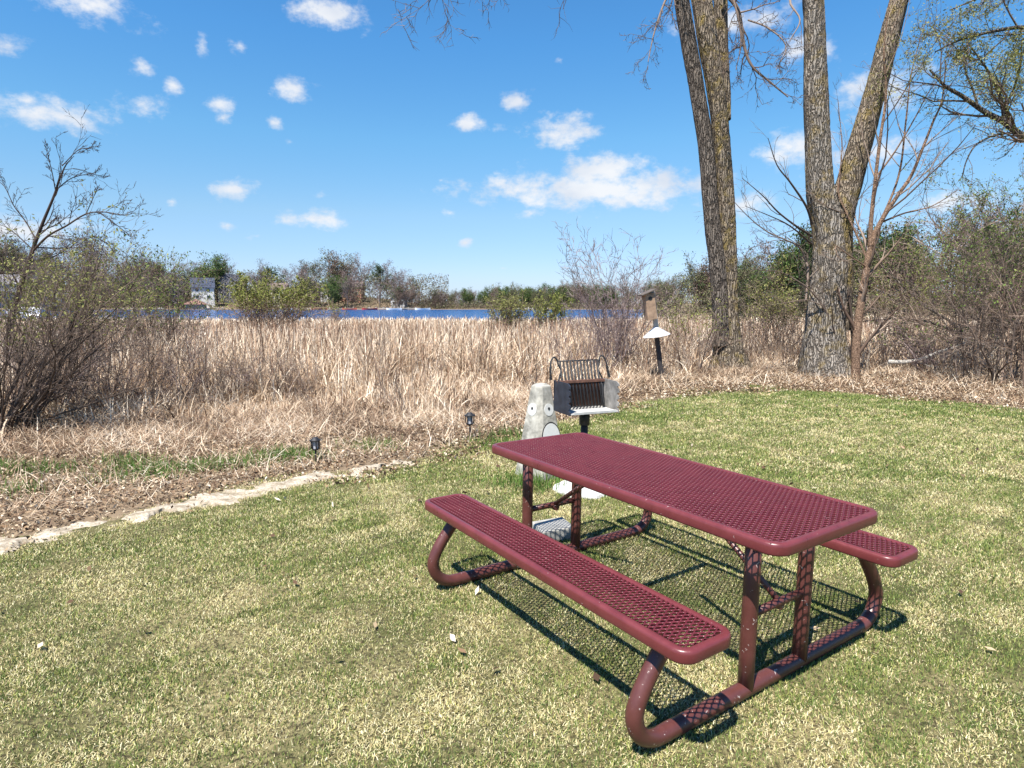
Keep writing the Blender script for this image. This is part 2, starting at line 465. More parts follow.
def lawn_keep(x, y):
    s = ylawn(x)-y+(vnoise(x, y, 3, 3.)-.42)*np.where(x > -1, 1.0, .5)+.05
    return (s > R.uniform(-.1, .5, x.shape)) & (path_dist(x, y) > R.uniform(.0, .17, x.shape)*(.0+1.0*vnoise(x, y, 8, 7.))) & (np.hypot(x-.66, y-5.36) > .26)
parts = []
for (y0, y1, n, L, W) in ((.5, 1.8, 60000, .02, .0045), (1.8, 3.4, 400000, .019, .0036), (3.4, 5.5, 420000, .022, .0046), (5.5, 8.5, 300000, .026, .0075), (8.5, 13, 140000, .03, .012)):
    p = scatter(R, n, y0, y1, keep=lawn_keep); parts.append((p, L, W))
P = np.concatenate([p for p, _, _ in parts]); Ls = np.concatenate([np.full(len(p), L) for p, L, _ in parts]); Ws = np.concatenate([np.full(len(p), W_) for p, _, W_ in parts])
N = len(P); x, y = P.T
big = vnoise(x, y, 11, .9); mid = vnoise(x, y, 12, 4.0); fine = vnoise(x, y, 13, 14.)
xf = vnoise(x, y, 14, 30.); pale = sstep(.62, .82, vnoise(x, y, 15, 2.4)*.6+vnoise(x, y, 16, 7.)*.5)
green = .17+.50*big*mid+.75*np.clip(fine*.8+xf*.8-.62, 0, 1)*(.35+.65*mid)
back = sstep(.2, 1.3, 2.6-(ylawn(x)-y))*.06
green = np.clip((green+back)*(1-.75*pale), 0, 1)
isg = R.random(N) < green
pd = path_dist(x, y); isg &= ~((pd < .22) & (R.random(N) < .8))
tint = np.where(isg, .5+.5*R.random(N), .5*R.random(N))
Lz = Ls*R.uniform(.6, 1.35, N)*np.where(isg, 1.15, .9)
me = blades(np.stack([x, y, H(x, y)-.002], 1), Lz, Ws*R.uniform(.7, 1.3, N), R, lean=np.where(isg, np.abs(R.normal(.35, .5, N)), np.abs(R.normal(.95, .4, N))), segs=2, curl=.9, name='grass', tint=tint)
gm = tinted('turf_blades', [(0,(.11,.07,.035)), (.10,(.34,.27,.13)), (.28,(.58,.51,.25)), (.42,(.78,.71,.46)), (.49,(.46,.42,.12)), (.51,(.27,.29,.07)), (.66,(.07,.11,.028)), (.86,(.14,.195,.05)), (1,(.33,.36,.11))], .75, trans=.15)
tag(link('grass', me, gm), 'short patchy lawn grass, half green half dry', 'grass', kind='stuff')

# taller grass clumps in the rough strip at left and round the grill post
cent = [(-3.6,5.6),(-3.3,5.75),(-3.0,6.0),(-2.7,6.15),(-4.3,5.2),(-5.0,5.2),(-5.2,6.0),(-4.9,4.6),(-4.0,6.2),(-2.3,6.4),(-5.6,5.4),(-4.6,5.9),(-1.6,6.9),(-.1,7.5),(.3,7.6),(1.15,5.2),(.15,5.5),(.2,5.35),(-.2,7.0),(-3.75,6.0),(-2.5,6.45),(-5.5,4.2),(-4.4,4.5)]
pp = []
for (cx, cy) in cent:
    k = R.integers(150, 420); pp.append(np.stack([R.normal(cx, .18, k), R.normal(cy, .1, k)], 1))
P = np.concatenate(pp); N = len(P)
me = blades(np.stack([P[:, 0], P[:, 1], H(P[:, 0], P[:, 1])], 1), R.uniform(.06, .16, N), R.uniform(.005, .009, N), R, lean=.4, segs=3, curl=.9, name='tall_grass', tint=R.uniform(0, 1, N))
tm = tinted('fresh_grass', [(0,(.06,.13,.02)), (.6,(.10,.19,.035)), (1,(.20,.26,.07))], .7, trans=.25)
tag(link('tall_grass', me, tm), 'fresh green grass clumps in the rough strip beside the lawn', 'grass', kind='stuff')

# dead leaves along the marsh edge
def litter_keep(x, y):
    s = y-ylawn(x)
    e = yreed(x)-y
    lo = np.where(x > -1, -.55, -.4)
    return (s+(vnoise(x, y, 21, 2.5)-.5)*1.4 > lo*R.random(x.shape)) & (e > -1.6*R.random(x.shape)) & (path_dist(x, y) > R.uniform(0, .22, x.shape))
p = scatter(R, 165000, 2.2, 17, keep=litter_keep)
far = sstep(4, 15, p[:, 1])
P3 = np.stack([p[:, 0], p[:, 1], H(p[:, 0], p[:, 1])+R.uniform(.004, .045, len(p))], 1)
me = leaves_mesh(P3, 1.0, 'leaf_litter', R, .5, flat=.3)
# vary the leaf size with distance: scale each leaf about its centre
co = np.empty(len(me.vertices)*3, np.float32); me.vertices.foreach_get('co', co); co = co.reshape(-1, 4, 3)
c = co.mean(1, keepdims=True); co = c+(co-c)*(R.uniform(.010, .044, len(p))*(1+.5*far))[:, None, None]
me.vertices.foreach_set('co', co.ravel()); me.update()
lm = tinted('dead_leaves', [(0,(.03,.018,.012)), (.3,(.12,.068,.038)), (.55,(.27,.17,.095)), (.8,(.48,.36,.22)), (1,(.72,.64,.50))], .8, (1.2, .5), trans=.12)
tag(link('leaf_litter', me, lm), 'dry brown and pale fallen leaves along the marsh edge', 'leaf litter', kind='stuff')

# flattened straw over the litter, mostly at left
def straw_keep(x, y):
    s = y-ylawn(x); e = yreed(x)-y
    dn = np.where(x < 1.5, 1, .35)
    return (s > .1) & (e > -1.2) & (R.random(x.shape) < dn*np.clip(.25+.9*sstep(1.9, .1, e), 0, 1)) & (path_dist(x, y) > .2)
p = scatter(R, 98000, 2.2, 17, keep=straw_keep); N = len(p)
me = blades(np.stack([p[:, 0], p[:, 1], H(p[:, 0], p[:, 1])+R.uniform(.01, .10, N)], 1), R.uniform(.08, .36, N)*(.55+.45*sstep(5, 9, p[:, 1])), R.uniform(.003, .009, N)*(.8+.5*sstep(5, 12, p[:, 1])), R, lean=np.abs(R.normal(1.2, .35, N)), segs=3, curl=.8, name='straw', tint=np.clip(R.random(N)**1.3*.8+.45*(vnoise(p[:, 0], p[:, 1], 45, 2.2)-.5), 0, 1))
reedm = tinted('dry_reeds', [(0,(.06,.035,.022)), (.14,(.24,.145,.09)), (.34,(.48,.34,.22)), (.6,(.70,.56,.40)), (1,(.92,.83,.68))], .7, (.6, .6), trans=.12)
tag(link('flattened_straw', me, reedm), 'flattened dry straw lying in front of the reeds', 'straw', kind='stuff')

# the reed bed
def reed_pts(R, n, y0, y1):
    def keep(x, y):
        s = y-yreed(x)
        u = x/y
        right = (u > .3)
        wet = (y > 84) & (u < .17)
        gap = vnoise(x, y, 31, 1.1)
        dens = np.where(s < 3, .55+.6*gap, 1)
        return (s > R.uniform(-.6, .9, x.shape)+.9*(vnoise(x, y, 37, 1.7)-.5)) & ~wet & ((vnoise(x, y, 38, 4.5) > .22) | (y > 26)) & (R.random(x.shape) < np.where(right, .75, 1)*dens)
    return scatter(R, n, y0, y1, 1.08, keep)
allP = []; LL = []; WW = []; LE = []; TT = []; CU = []
for (y0, y1, n, wd, hh) in ((5.5, 13, 60000, .019, 1.05), (13, 20, 50000, .026, 1.2), (20, 34, 44000, .04, 1.15), (34, 60, 36000, .055, .95), (60, 88, 20000, .09, .8)):
    p = reed_pts(R, n, y0, y1); n = len(p); x, y = p.T; s = y-yreed(x)
    allP.append(np.stack([x, y, H(x, y)-.02], 1))
    edge = .42+.58*sstep(.0, 3.5, s)
    edge *= .62+.30*vnoise(x, y, 33, .8)+.38*vnoise(x, y, 35, 3.2)
    mat = (vnoise(x, y, 36, 1.3) < .42) & (y < 24)
    edge = np.where(mat, edge*.72, edge)
    broken = R.random(n) < np.where(mat, .9, np.where(y < 14, .62, .42))
    LL.append(hh*edge*R.uniform(.55, 1.15, n)*np.where(broken, .8, 1)); WW.append(wd*R.uniform(.6, 1.5, n))
    LE.append(np.where(broken, np.abs(R.normal(1.0, .5, n)), np.abs(R.normal(.42, .32, n))))
    TT.append(np.clip(R.beta(1.3, 1.3, n)*.85+.35*(vnoise(x, y, 34, 2.0)-.5)+.10*sstep(10, 40, y), 0, 1))
P = np.concatenate(allP)
me = blades(P, np.concatenate(LL), np.concatenate(WW), R, lean=np.concatenate(LE), segs=5, curl=1.5, name='dry_reeds', tint=np.concatenate(TT))
tag(link('reed_bed', me, reedm), 'wide bed of dry straw coloured reeds between the lawn and the lake', 'reeds', kind='stuff')
# reddish brown upright seed stems among the reeds
p = reed_pts(R, 7000, 9.5, 40); n = len(p)
me = blades(np.stack([p[:, 0], p[:, 1], H(*p.T)], 1), R.uniform(.8, 1.35, n)*(.5+.5*sstep(0, 3, p[:, 1]-yreed(p[:, 0]))), R.uniform(.007, .012, n)*(1+p[:, 1]/20), R, lean=.12, segs=3, curl=.15, name='reed_stems', tint=R.random(n), zero_tip=False)
sm = tinted('reed_stem', [(0,(.14,.08,.05)), (1,(.42,.27,.18))], .8)
tag(link('reed_stems', me, sm), 'brown upright stems standing among the dry reeds', 'reeds', kind='stuff')

# ------------------------------------------------------------------ picnic table
TX, TY, TYAW, TB = .712, 3.154, -.975, -.012
TH, TLEN, TW, SO, SW, SH, SLEN = .76, 1.995, .76, .708, .278, .487, 1.955
def coat(name, c, rough, chip=.715):
    m, nt, b = nodes(name)
    o = objco(nt)
    n = noise(nt, 14, 5, .65, o); n2 = noise(nt, 130, 3, .6, o)
    base = ramp(nt, [(.3, tuple(v*.82 for v in c)), (.7, tuple(v*1.12 for v in c))], n)
    dust = ramp(nt, [(.66, (0,0,0)), (.80, (1,1,1))], n2)
    base = mixc(nt, math_n(nt, 'MULTIPLY', dust, .22), base, (.35, .26, .22))
    spots = ramp(nt, [(chip, (0,0,0)), (chip+.02, (1,1,1))], noise(nt, 42, 3, .6, o, None, .8))
    base = mixc(nt, math_n(nt, 'MULTIPLY', spots, .7), base, (.50, .42, .38))
    nt.links.new(base, b.inputs['Base Color'])
    nt.links.new(ramp(nt, [(.3, (rough*.8,)*3), (.7, (rough*1.3,)*3)], n), b.inputs['Roughness'])
    bump(nt, b, n2, .12, .002)
    b.inputs['Specular IOR Level'].default_value = .5
    return m
M_top = coat('burgundy_coating', (.135, .028, .030), .32)
M_mesh = coat('burgundy_mesh_coating', (.11, .019, .025), .32)
M_tube = coat('maroon_paint', (.095, .030, .025), .36, .67)
table = empty('picnic_table'); table.location = (TX, TY, 0); table.rotation_euler = (TB, 0, TYAW)
tag(table, 'burgundy picnic table of perforated metal with two attached benches standing on the lawn', 'picnic table')

def rrect(a, b_, r, n=9):
    out = []
    for sx, sy, t0 in ((1, 1, 0), (-1, 1, 90), (-1, -1, 180), (1, -1, 270)):
        for k in range(n):
            t = rad(t0+90*k/(n-1)); out.append((sx*(a-r)+r*math.cos(t), sy*(b_-r)+r*math.sin(t)))
    return out
def rim(name, L, W, z, rc, cy, parent):
    prof = [(.034,-.004),(.026,-.0005),(.014,0),(.006,-.0025),(.0015,-.008),(0,-.016),(0,-.042),(.0015,-.047),(.005,-.050),(.010,-.049),(.012,-.044),(.012,-.014),(.034,-.010)]
    loops = []
    for ins, dz in prof:
        loops.append([(x, y+cy, z+dz) for x, y in rrect(L/2-ins, W/2-ins, max(rc-ins, .012))])
    n = len(loops[0]); K = len(loops); v = [p for l in loops for p in l]
    f = [(i*n+a_, i*n+(a_+1) % n, ((i+1) % K)*n+(a_+1) % n, ((i+1) % K)*n+a_) for i in range(K) for a_ in range(n)]
    mb = MB(); mb.add(v, [q[::-1] for q in f], True)
    return mb.build(name, M_top, parent)
def mesh_panel(name, L, W, z, cy, parent, seams=()):
    P_, Q = .0232, .0500     # short and long pitch of the diamond openings
    outer = [(0, .5), (-.25, .25), (-.5, 0), (-.25, -.25), (0, -.5), (.25, -.25), (.5, 0), (.25, .25)]
    inner = [(0, .33), (-.20, .19), (-.37, 0), (-.20, -.19), (0, -.33), (.20, -.19), (.37, 0), (.20, .19)]
    v = []; f = []; seen = set()
    nx_, ny_ = int(L/P_)+2, int(W/Q)+2
    ins = .027
    for i in range(-nx_, nx_+1):
        for j in range(-ny_, ny_+1):
            if (i+j) % 2: continue
            cx, cyy = i*P_/2, j*Q/2
            if abs(cx) > L/2-ins or abs(cyy) > W/2-ins: continue
            # rounded corners
            dx, dy = abs(cx)-(L/2-.065), abs(cyy)-(W/2-.065)
            if dx > 0 and dy > 0 and math.hypot(dx, dy) > .065-ins+.008: continue
            closed = any(abs(cx-sx) < P_*.3 for sx in seams)
            o = len(v)
            for ring, sc, dz in ((outer, 1, -.0022), (outer, .90, -.0014), (inner, 1.04, -.0034), (inner, 1.0, -.0066), (outer, .88, -.0098), (outer, 1, -.0090)):
                for (a_, b__) in ring:
                    v.append((cx+a_*P_*sc, cy+cyy+b__*Q*sc, z+dz))
            for k in range(5):
                for a_ in range(8):
                    q = (a_+1) % 8
                    f.append((o+k*8+a_, o+k*8+q, o+(k+1)*8+q, o+(k+1)*8+a_))
    me = mesh_np(name, v, np.array(f)[:, ::-1], True)
    # recalculated outward normals are not needed: Cycles shades both sides alike
    return link(name, me, M_mesh, parent)
top = rim('table_top', TLEN, TW, TH, .075, 0, table)
tp = mesh_panel('mesh_panel', TLEN, TW, TH, 0, top)
for sgn in (-1, 1):
    st = rim('seat', SLEN, SW, SH, .065, sgn*SO, table)
    mesh_panel('mesh_panel', SLEN, SW, SH, sgn*SO, st)
# end frames
def bez(pts, n=8):
    """Catmull-Rom through points"""
    P = [np.array(p, float) for p in pts]; P = [2*P[0]-P[1]]+P+[2*P[-1]-P[-2]]; out = []
    for i in range(1, len(P)-2):
        for k in range(n):
            t = k/n
            out.append(.5*((2*P[i])+(-P[i-1]+P[i+1])*t+(2*P[i-1]-5*P[i]+4*P[i+1]-P[i+2])*t*t+(-P[i-1]+3*P[i]-3*P[i+1]+P[i+2])*t**3))
    out.append(P[-2]); return out
FX = .795; TR = .033
for sx in (-1, 1):
    X = -.795 if sx < 0 else .777
    half = [(X, -.665, SH-.035), (X, -.735, .375), (X, -.825, .255), (X, -.862, .165), (X, -.835, .085), (X, -.765, .040), (X, -.66, TR), (X, -.45, TR)]
    full = bez(half+[(x_, -y_, z_) for x_, y_, z_ in half[::-1]], 7)
    mb = MB(); mb.tube(full, TR, 16); mb.build('base_frame', M_tube, table)
    for sy in (-1, 1):
        mb = MB(); yp = -.21 if sy < 0 else .185
        mb.tube([(X, yp, TR), (X, yp, .2), (X, yp, .5), (X, yp, TH-.03)], TR, 16); mb.build('leg', M_tube, table)
        mb = MB(); mb.box((X, sy*SO, SH-.028), (.045, SW-.03, .028)); mb.build('seat_bracket', M_tube, table, .003)
    mb = MB(); mb.tube([(X, -.18, .36), (X, 0, .36), (X, .18, .36)], .018, 10); mb.build('cross_bar', M_tube, table)
    mb = MB(); mb.tube([(X-sx*.01, 0, .365), (X-sx*.2, 0, .50), (X-sx*.52, 0, TH-.035)], .014, 10); mb.tube([(X-sx*.03, .0, .345), (X+sx*.012, 0, .345)], .02, 8); mb.build('diagonal_brace', M_tube, table)
    mb = MB(); mb.box((X, 0, TH-.030), (.05, TW-.06, .032)); mb.build('top_bracket', M_tube, table, .003)
mb = MB(); mb.box((0, 0, TH-.022), (.04, TW-.06, .022)); mb.build('centre_rib', M_tube, table, .002)

# ------------------------------------------------------------------ park grill
GXp, GYp = .640, 5.36
grill = empty('park_grill', (GXp, GYp, 0), rad(22))
tag(grill, 'black cast iron park grill on a single post behind the picnic table', 'grill')
M_iron = plain('black_iron', (.022, .022, .024), .55, .3, .35, 20, .3, 90)
M_ironb = plain('weathered_blue_grey_steel', (.035, .042, .06), .5, .4, .4, 14, .2, 60)
M_ash = plain('ash_grey_steel', (.21, .20, .185), .7, .0, .45, 16, .4, 50)
M_rust = plain('rusty_steel', (.13, .06, .038), .85, .0, .5, 22, .5, 70)
z0, z1, BW, BD = .705, .965, .47, .27
mb = MB(); mb.tube([(0, 0, -.01), (0, 0, .62)], .032, 16); mb.build('post', M_iron, grill)
mb = MB(); mb.tube([(0, 0, .575), (0, 0, .690)], .047, 16); mb.box((0, 0, .688), (.16, .16, .012)); mb.build('swivel_collar', M_iron, grill)
mb = MB(); mb.box((0, -.02, z0), (BW, BD+.05, .010)); mb.box((0, -BD/2-.055, z0+.008), (BW-.06, .012, .022)); mb.build('fire_tray', plain('pale_ash_tray', (.46, .45, .42), .6, 0, .2, 12, .2), grill, .002)
def side_panel(sx, mat):
    # profile in (y,z): notched front edge
    P2 = [(-BD/2-.05, z0-.01), (BD/2, z0-.01), (BD/2, z1), (-BD/2+.0, z1)]
    zz = z1-.01; yy = -BD/2
    for k in range(4):
        zt = z1-.02-k*.058
        P2 += [(yy-.045, zt), (yy-.045, zt-.018), (yy-.018, zt-.024), (yy-.018, zt-.040), (yy-.045, zt-.046)]
    v = []
    for xx in (sx*BW/2-.004, sx*BW/2+.004): v += [(xx, y_, z_) for y_, z_ in P2]
    n = len(P2)
    mb = MB(); mb.add(v, [tuple(range(n)), tuple(range(n, 2*n))[::-1]]+[(i, n+i, n+(i+1) % n, (i+1) % n) for i in range(n)])
    mb.build('side_panel', mat, grill)
side_panel(-1, M_ironb); side_panel(1, M_ash)
mb = MB(); mb.box((0, BD/2-.004, (z0+z1)/2-.02), (BW-.01, .006, z1-z0-.05)); mb.build('back_panel', M_rust, grill)
mb = MB(); mb.box((0, BD/2-.060, z1-.004), (BW+.01, .035, .006)); mb.box((0, BD/2-.078, z1-.013), (BW+.01, .005, .024)); mb.build('top_rail', M_rust, grill, .001)
# grate leaning up in the box: twelve bars between two bent side rails that end in coiled handles
G = MB()
gy0, gy1, gz0, gz1 = BD/2-.12, BD/2-.01, z0+.03, z1+.165
def gp(u, v, off=0): return (u, gy0+(gy1-gy0)*v+off, gz0+(gz1-gz0)*v)
for k in range(12):
    u = -.185+.37*k/11; G.tube([gp(u, 0), gp(u, .5), gp(u, 1)], .0085, 8)
for v_ in (0, .5, 1): G.tube([gp(-.20, v_, .008), gp(0, v_, .008), gp(.20, v_, .008)], .006, 8)
G.build('grate', M_iron, grill)
for sx in (-1, 1):
    mb = MB()
    pts = [gp(sx*.20, 0), gp(sx*.205, .35), gp(sx*.22, .55), gp(sx*.20, .70), gp(sx*.185, .80), gp(sx*.205, .92), gp(sx*.21, 1.02), gp(sx*.235, 1.09), gp(sx*.265, 1.04), gp(sx*.282, .88), gp(sx*.292, .60)]
    mb.tube(bez(pts, 5), .008, 8)
    h = mb.build('handle', M_iron, grill)
    cb = MB(); a0 = np.array(gp(sx*.280, .88)); a1 = np.array(gp(sx*.293, .60)); n_ = 60
    ax_ = (a1-a0)/np.linalg.norm(a1-a0); uu = np.cross(ax_, [0, 1, 0]); uu /= np.linalg.norm(uu); ww = np.cross(ax_, uu)
    cb.tube([a0+(a1-a0)*i/n_+.012*(math.cos(i*.9)*uu+math.sin(i*.9)*ww) for i in range(n_+1)], .0035, 5)
    cb.build('handle_coil', M_iron, h)

# concrete footing of the grill, washed white
R2 = random.Random(4)
mb = MB()
ring = [(.27*(1+.12*R2.uniform(-1, 1))*math.cos(t*math.pi/12), .27*(1+.12*R2.uniform(-1, 1))*math.sin(t*math.pi/12)) for t in range(24)]
mb.prism(ring, -.02, .028, [(x_*.93, y_*.93) for x_, y_ in ring])
M_white = plain('whitewashed_concrete', (.50, .49, .46), .9, 0, .12, 9, .5, 60)
tag(mb.build('concrete_footing', M_white, None, .004, (GXp+.0, GYp-.06, 0)), 'round white concrete footing in the grass at the foot of the grill post', 'footing')

# painted concrete pedestal with eyes
ped = empty('concrete_pedestal', (.275, 5.80, 0), rad(40))
tag(ped, 'tapered grey concrete pedestal with painted white eyes and mouth left of the grill', 'pedestal')
M_conc = plain('weathered_concrete', (.34, .325, .28), .92, 0, .5, 11, .7, 45)
PB, PT, PH, CH = .42, .155, .86, .16
def oct_(s_, ch=CH):
    c_ = s_*ch; h_ = s_/2
    return [(h_, -h_+c_), (h_, h_-c_), (h_-c_, h_), (-h_+c_, h_), (-h_, h_-c_), (-h_, -h_+c_), (-h_+c_, -h_), (h_-c_, -h_)]
mb = MB(); mb.prism(oct_(PB), -.03, PH, oct_(PT)); mb.prism(oct_(PT*.995), PH+.001, PH+.022, oct_(PT*.55)); body = mb.build('body', M_conc, ped, .006)
sl = math.atan((PB-PT)/2/(PH+.03))
M_paint = plain('white_paint', (.62, .62, .59), .75, 0, .05, 20)
M_black = plain('black_paint_and_hole_dark', (.02, .02, .02), .7, 0, .1)
def face_frame(nrm):
    """local frame on a sloping face: nrm in {(-1,0),(0,-1)}"""
    nx_, ny_ = nrm
    tdir = np.array([-ny_, nx_, 0.]); up = np.array([-nx_*math.sin(sl), -ny_*math.sin(sl), math.cos(sl)]); out = np.array([nx_*math.cos(sl), ny_*math.cos(sl), math.sin(sl)])
    def fp(a_, z_, o_=0.002):
        half = (PB+(PT-PB)*(z_+.03)/(PH+.03))/2
        return np.array([nx_*half, ny_*half, z_])+tdir*a_+out*o_
    return fp, tdir, up, out
def disc(fp, fr, a_, z_, rx, rz, o_, mat, name, parent, pts=None):
    tdir, up, out = fr
    c0 = fp(a_, z_, o_)
    ring = pts or [(math.cos(k*math.pi/14)*rx, math.sin(k*math.pi/14)*rz) for k in range(28)]
    v = [c0+tdir*p_+up*q_ for p_, q_ in ring]+[c0+tdir*p_+up*q_-out*.004 for p_, q_ in ring]
    n = len(ring); mb = MB(); mb.add(v, [tuple(range(n)), tuple(range(n, 2*n))[::-1]]+[(i, n+i, n+(i+1) % n, (i+1) % n) for i in range(n)])
    return mb.build(name, mat, parent)
for nrm, a_ in (((-1, 0), .0), ((0, -1), .0)):
    fp, td, up, out = face_frame(nrm); fr = (td, up, out)
    e_ = disc(fp, fr, a_, .645, .058, .058, .003, M_paint, 'eye', ped)
    disc(fp, fr, a_, .655, .013, .014, .006, M_black, 'pupil', e_)
fp, td, up, out = face_frame((0, -1)); fr = (td, up, out)
arch = lambda k_: [(-k_, -.25)]+[(-k_*math.cos(t*math.pi/16), k_*1.25*math.sin(t*math.pi/16)) for t in range(17)]+[(k_, -.25)]
disc(fp, fr, 0, .385, 0, 0, .0025, M_black, 'mouth_outline', ped, [(p_, q_) for p_, q_ in arch(.118)][::-1])
disc(fp, fr, 0, .385, 0, 0, .005, M_paint, 'mouth', ped, [(p_, q_) for p_, q_ in arch(.107)][::-1])

# loose concrete block under the table
mb = MB(); mb.box((0, 0, .045), (.27, .20, .10), taper=.94)
tag(mb.build('concrete_block', plain('grey_concrete', (.33, .32, .29), .9, 0, .25, 10, .6, 50), None, .012, (.285, 4.19, 0), (rad(4), 0, rad(24))), 'grey concrete block lying on the grass under the far end of the table', 'concrete block')

# two small path lights
def path_light(px, py, hgt, wd, label):
    d = ray(px, py); t = -CAM_H/d[2]; X, Y = d[0]*t, d[1]*t
    r = empty('path_light', (X, Y, Hf(X, Y)))
    tag(r, label, 'path light', 'low path lights in the leaf litter')
    mb = MB(); mb.tube([(0, 0, -.03), (0, 0, hgt*.55)], .009, 8); mb.build('stake', M_iron, r)
    mb = MB(); mb.prism([(wd*.30*math.cos(a*math.pi/4), wd*.30*math.sin(a*math.pi/4)) for a in range(8)], hgt*.52, hgt*.58, [(wd*.42*math.cos(a*math.pi/4), wd*.42*math.sin(a*math.pi/4)) for a in range(8)])
    for a in range(6):
        t_ = a*math.pi/3; mb.tube([(wd*.40*math.cos(t_), wd*.40*math.sin(t_), hgt*.57), (wd*.43*math.cos(t_), wd*.43*math.sin(t_), hgt*.88)], .006, 5)
    mb.build('cage', M_iron, r)
    mb = MB(); mb.prism([(wd*.30*math.cos(a*math.pi/6), wd*.30*math.sin(a*math.pi/6)) for a in range(12)], hgt*.58, hgt*.88); mb.build('lens', plain('cloudy_lens', (.38, .38, .40), .25, 0, .1), r)
    mb = MB(); mb.prism([(wd*.56*math.cos(a*math.pi/8), wd*.56*math.sin(a*math.pi/8)) for a in range(16)], hgt*.88, hgt*.91); mb.prism([(wd*.50*math.cos(a*math.pi/8), wd*.50*math.sin(a*math.pi/8)) for a in range(16)], hgt*.912, hgt*1.0, [(wd*.25*math.cos(a*math.pi/8), wd*.25*math.sin(a*math.pi/8)) for a in range(16)]); mb.build('cap', M_iron, r)
path_light(316, 463, .27, .10, 'small black path light nearer the sandy strip, left of the other')
path_light(470, 438, .31, .12, 'small black path light in the leaves just left of the picnic table')

# nest box on its leaning post
nb = empty('nest_box', (at(662, 378, 13.3)[0], 13.3, Hf(3.25, 13.3)), rad(28)); nb.rotation_euler = (0, rad(-9), rad(10))
tag(nb, 'weathered wooden nest box with white cone guard on a leaning post at the reed edge', 'nest box')
M_wood = plain('weathered_board', (.30, .20, .13), .85, 0, .3, 9, .5, 30)
M_woodg = plain('grey_board', (.38, .34, .30), .85, 0, .25, 9, .5, 30)
mb = MB(); mb.box((0, 0, .45), (.085, .085, .95)); mb.build('post', plain('dark_post', (.035, .03, .03), .8), nb, .004)
mb = MB(); mb.box((.02, .02, 1.45), (.10, .07, 1.0)); mb.build('backing_board', M_woodg, nb, .004)
mb = MB(); mb.box((-.09, -.02, 1.62), (.21, .20, .56)); bx = mb.build('box', M_wood, nb, .004)
mb = MB(); mb.tube([(-.09, -.1208, 1.79), (-.09, -.1228, 1.79)], .045, 16); mb.build('entrance_hole', M_black, bx)  # flat black disc: the hole's inner darkness is painted, no opening cut
mb = MB(); mb.box((-.115, -.03, 1.925), (.34, .30, .022), rot=(0, rad(-14), 0)); mb.build('roof', plain('dark_roof_board', (.10, .08, .065), .85, 0, .3), nb, .003)
mb = MB(); n_ = 24
mb.add([(.29*math.cos(2*math.pi*k/n_), .29*math.sin(2*math.pi*k/n_), .98) for k in range(n_)]+[(.03*math.cos(2*math.pi*k/n_), .03*math.sin(2*math.pi*k/n_), 1.17) for k in range(n_)]
       + [(.03*math.cos(2*math.pi*k/n_), .03*math.sin(2*math.pi*k/n_), 1.164) for k in range(n_)]+[(.29*math.cos(2*math.pi*k/n_), .29*math.sin(2*math.pi*k/n_), .974) for k in range(n_)],
       [(q*n_+k, q*n_+(k+1) % n_, ((q+1) % 4)*n_+(k+1) % n_, ((q+1) % 4)*n_+k) for q in range(4) for k in range(n_)])
mb.build('cone_guard', plain('white_sheet_metal', (.58, .60, .62), .35, .1, .06), nb)
#TREES
# ------------------------------------------------------------------ bark and foliage materials
def bark(name, dark, light, lichen=None, scale=1.0, strength=.9):
    m, nt, b = nodes(name)
    o = nt.nodes.new('ShaderNodeNewGeometry').outputs['Position']
    vor = nt.nodes.new('ShaderNodeTexVoronoi'); vor.feature = 'DISTANCE_TO_EDGE'; vor.inputs['Scale'].default_value = 10*scale
    mp = nt.nodes.new('ShaderNodeMapping'); mp.inputs['Scale'].default_value = (2.0, 2.0, .20)
    nd = nt.nodes.new('ShaderNodeTexNoise'); nd.inputs['Scale'].default_value = 5*scale; nt.links.new(o, nd.inputs['Vector'])
    mx = nt.nodes.new('ShaderNodeVectorMath'); mx.operation = 'MULTIPLY_ADD'; mx.inputs[1].default_value = (.12, .12, .12)
    nt.links.new(nd.outputs['Color'], mx.inputs[0]); nt.links.new(o, mx.inputs[2])
    nt.links.new(mx.outputs[0], mp.inputs[0]); nt.links.new(mp.outputs[0], vor.inputs['Vector'])
    n1 = noise(nt, 14*scale, 6, .7, o, (1.6, 1.6, .35)); n2 = noise(nt, 1.6, 4, .6, o)
    crack = ramp(nt, [(.0, (0,0,0)), (.22, (1,1,1))], vor.outputs['Distance'])
    tone = math_n(nt, 'ADD', math_n(nt, 'MULTIPLY', n1, .8), math_n(nt, 'MULTIPLY', n2, .3))
    col = ramp(nt, [(.3, dark), (.72, light)], tone)
    col = mixc(nt, crack, tuple(v*.6 for v in dark), col)
    if lichen:
        n3 = noise(nt, 3.2, 5, .7, o); col = mixc(nt, ramp(nt, [(.5, (0,0,0)), (.62, (.75,)*3)], n3), col, lichen)
    nt.links.new(col, b.inputs['Base Color']); b.inputs['Roughness'].default_value = .92; b.inputs['Specular IOR Level'].default_value = .15
    h = math_n(nt, 'ADD', math_n(nt, 'MULTIPLY', crack, .7), n1)
    bump(nt, b, h, strength, .08)
    return m
B_gold = bark('lichened_bark', (.17,.13,.09), (.41,.34,.26), (.27,.20,.06))
B_dark = bark('dark_grey_bark', (.10,.08,.066), (.29,.245,.20))
B_grey = bark('pale_grey_bark', (.20,.165,.13), (.50,.445,.38), (.26,.19,.08))
B_red = bark('peeling_tan_bark', (.17,.105,.07), (.42,.28,.19), None, 2.2, .5)
T_dark = tinted('dark_twigs', [(0,(.05,.036,.028)), (1,(.22,.165,.13))], .9)
T_ink = tinted('black_brown_twigs', [(0,(.025,.018,.015)), (1,(.085,.062,.05))], .9)
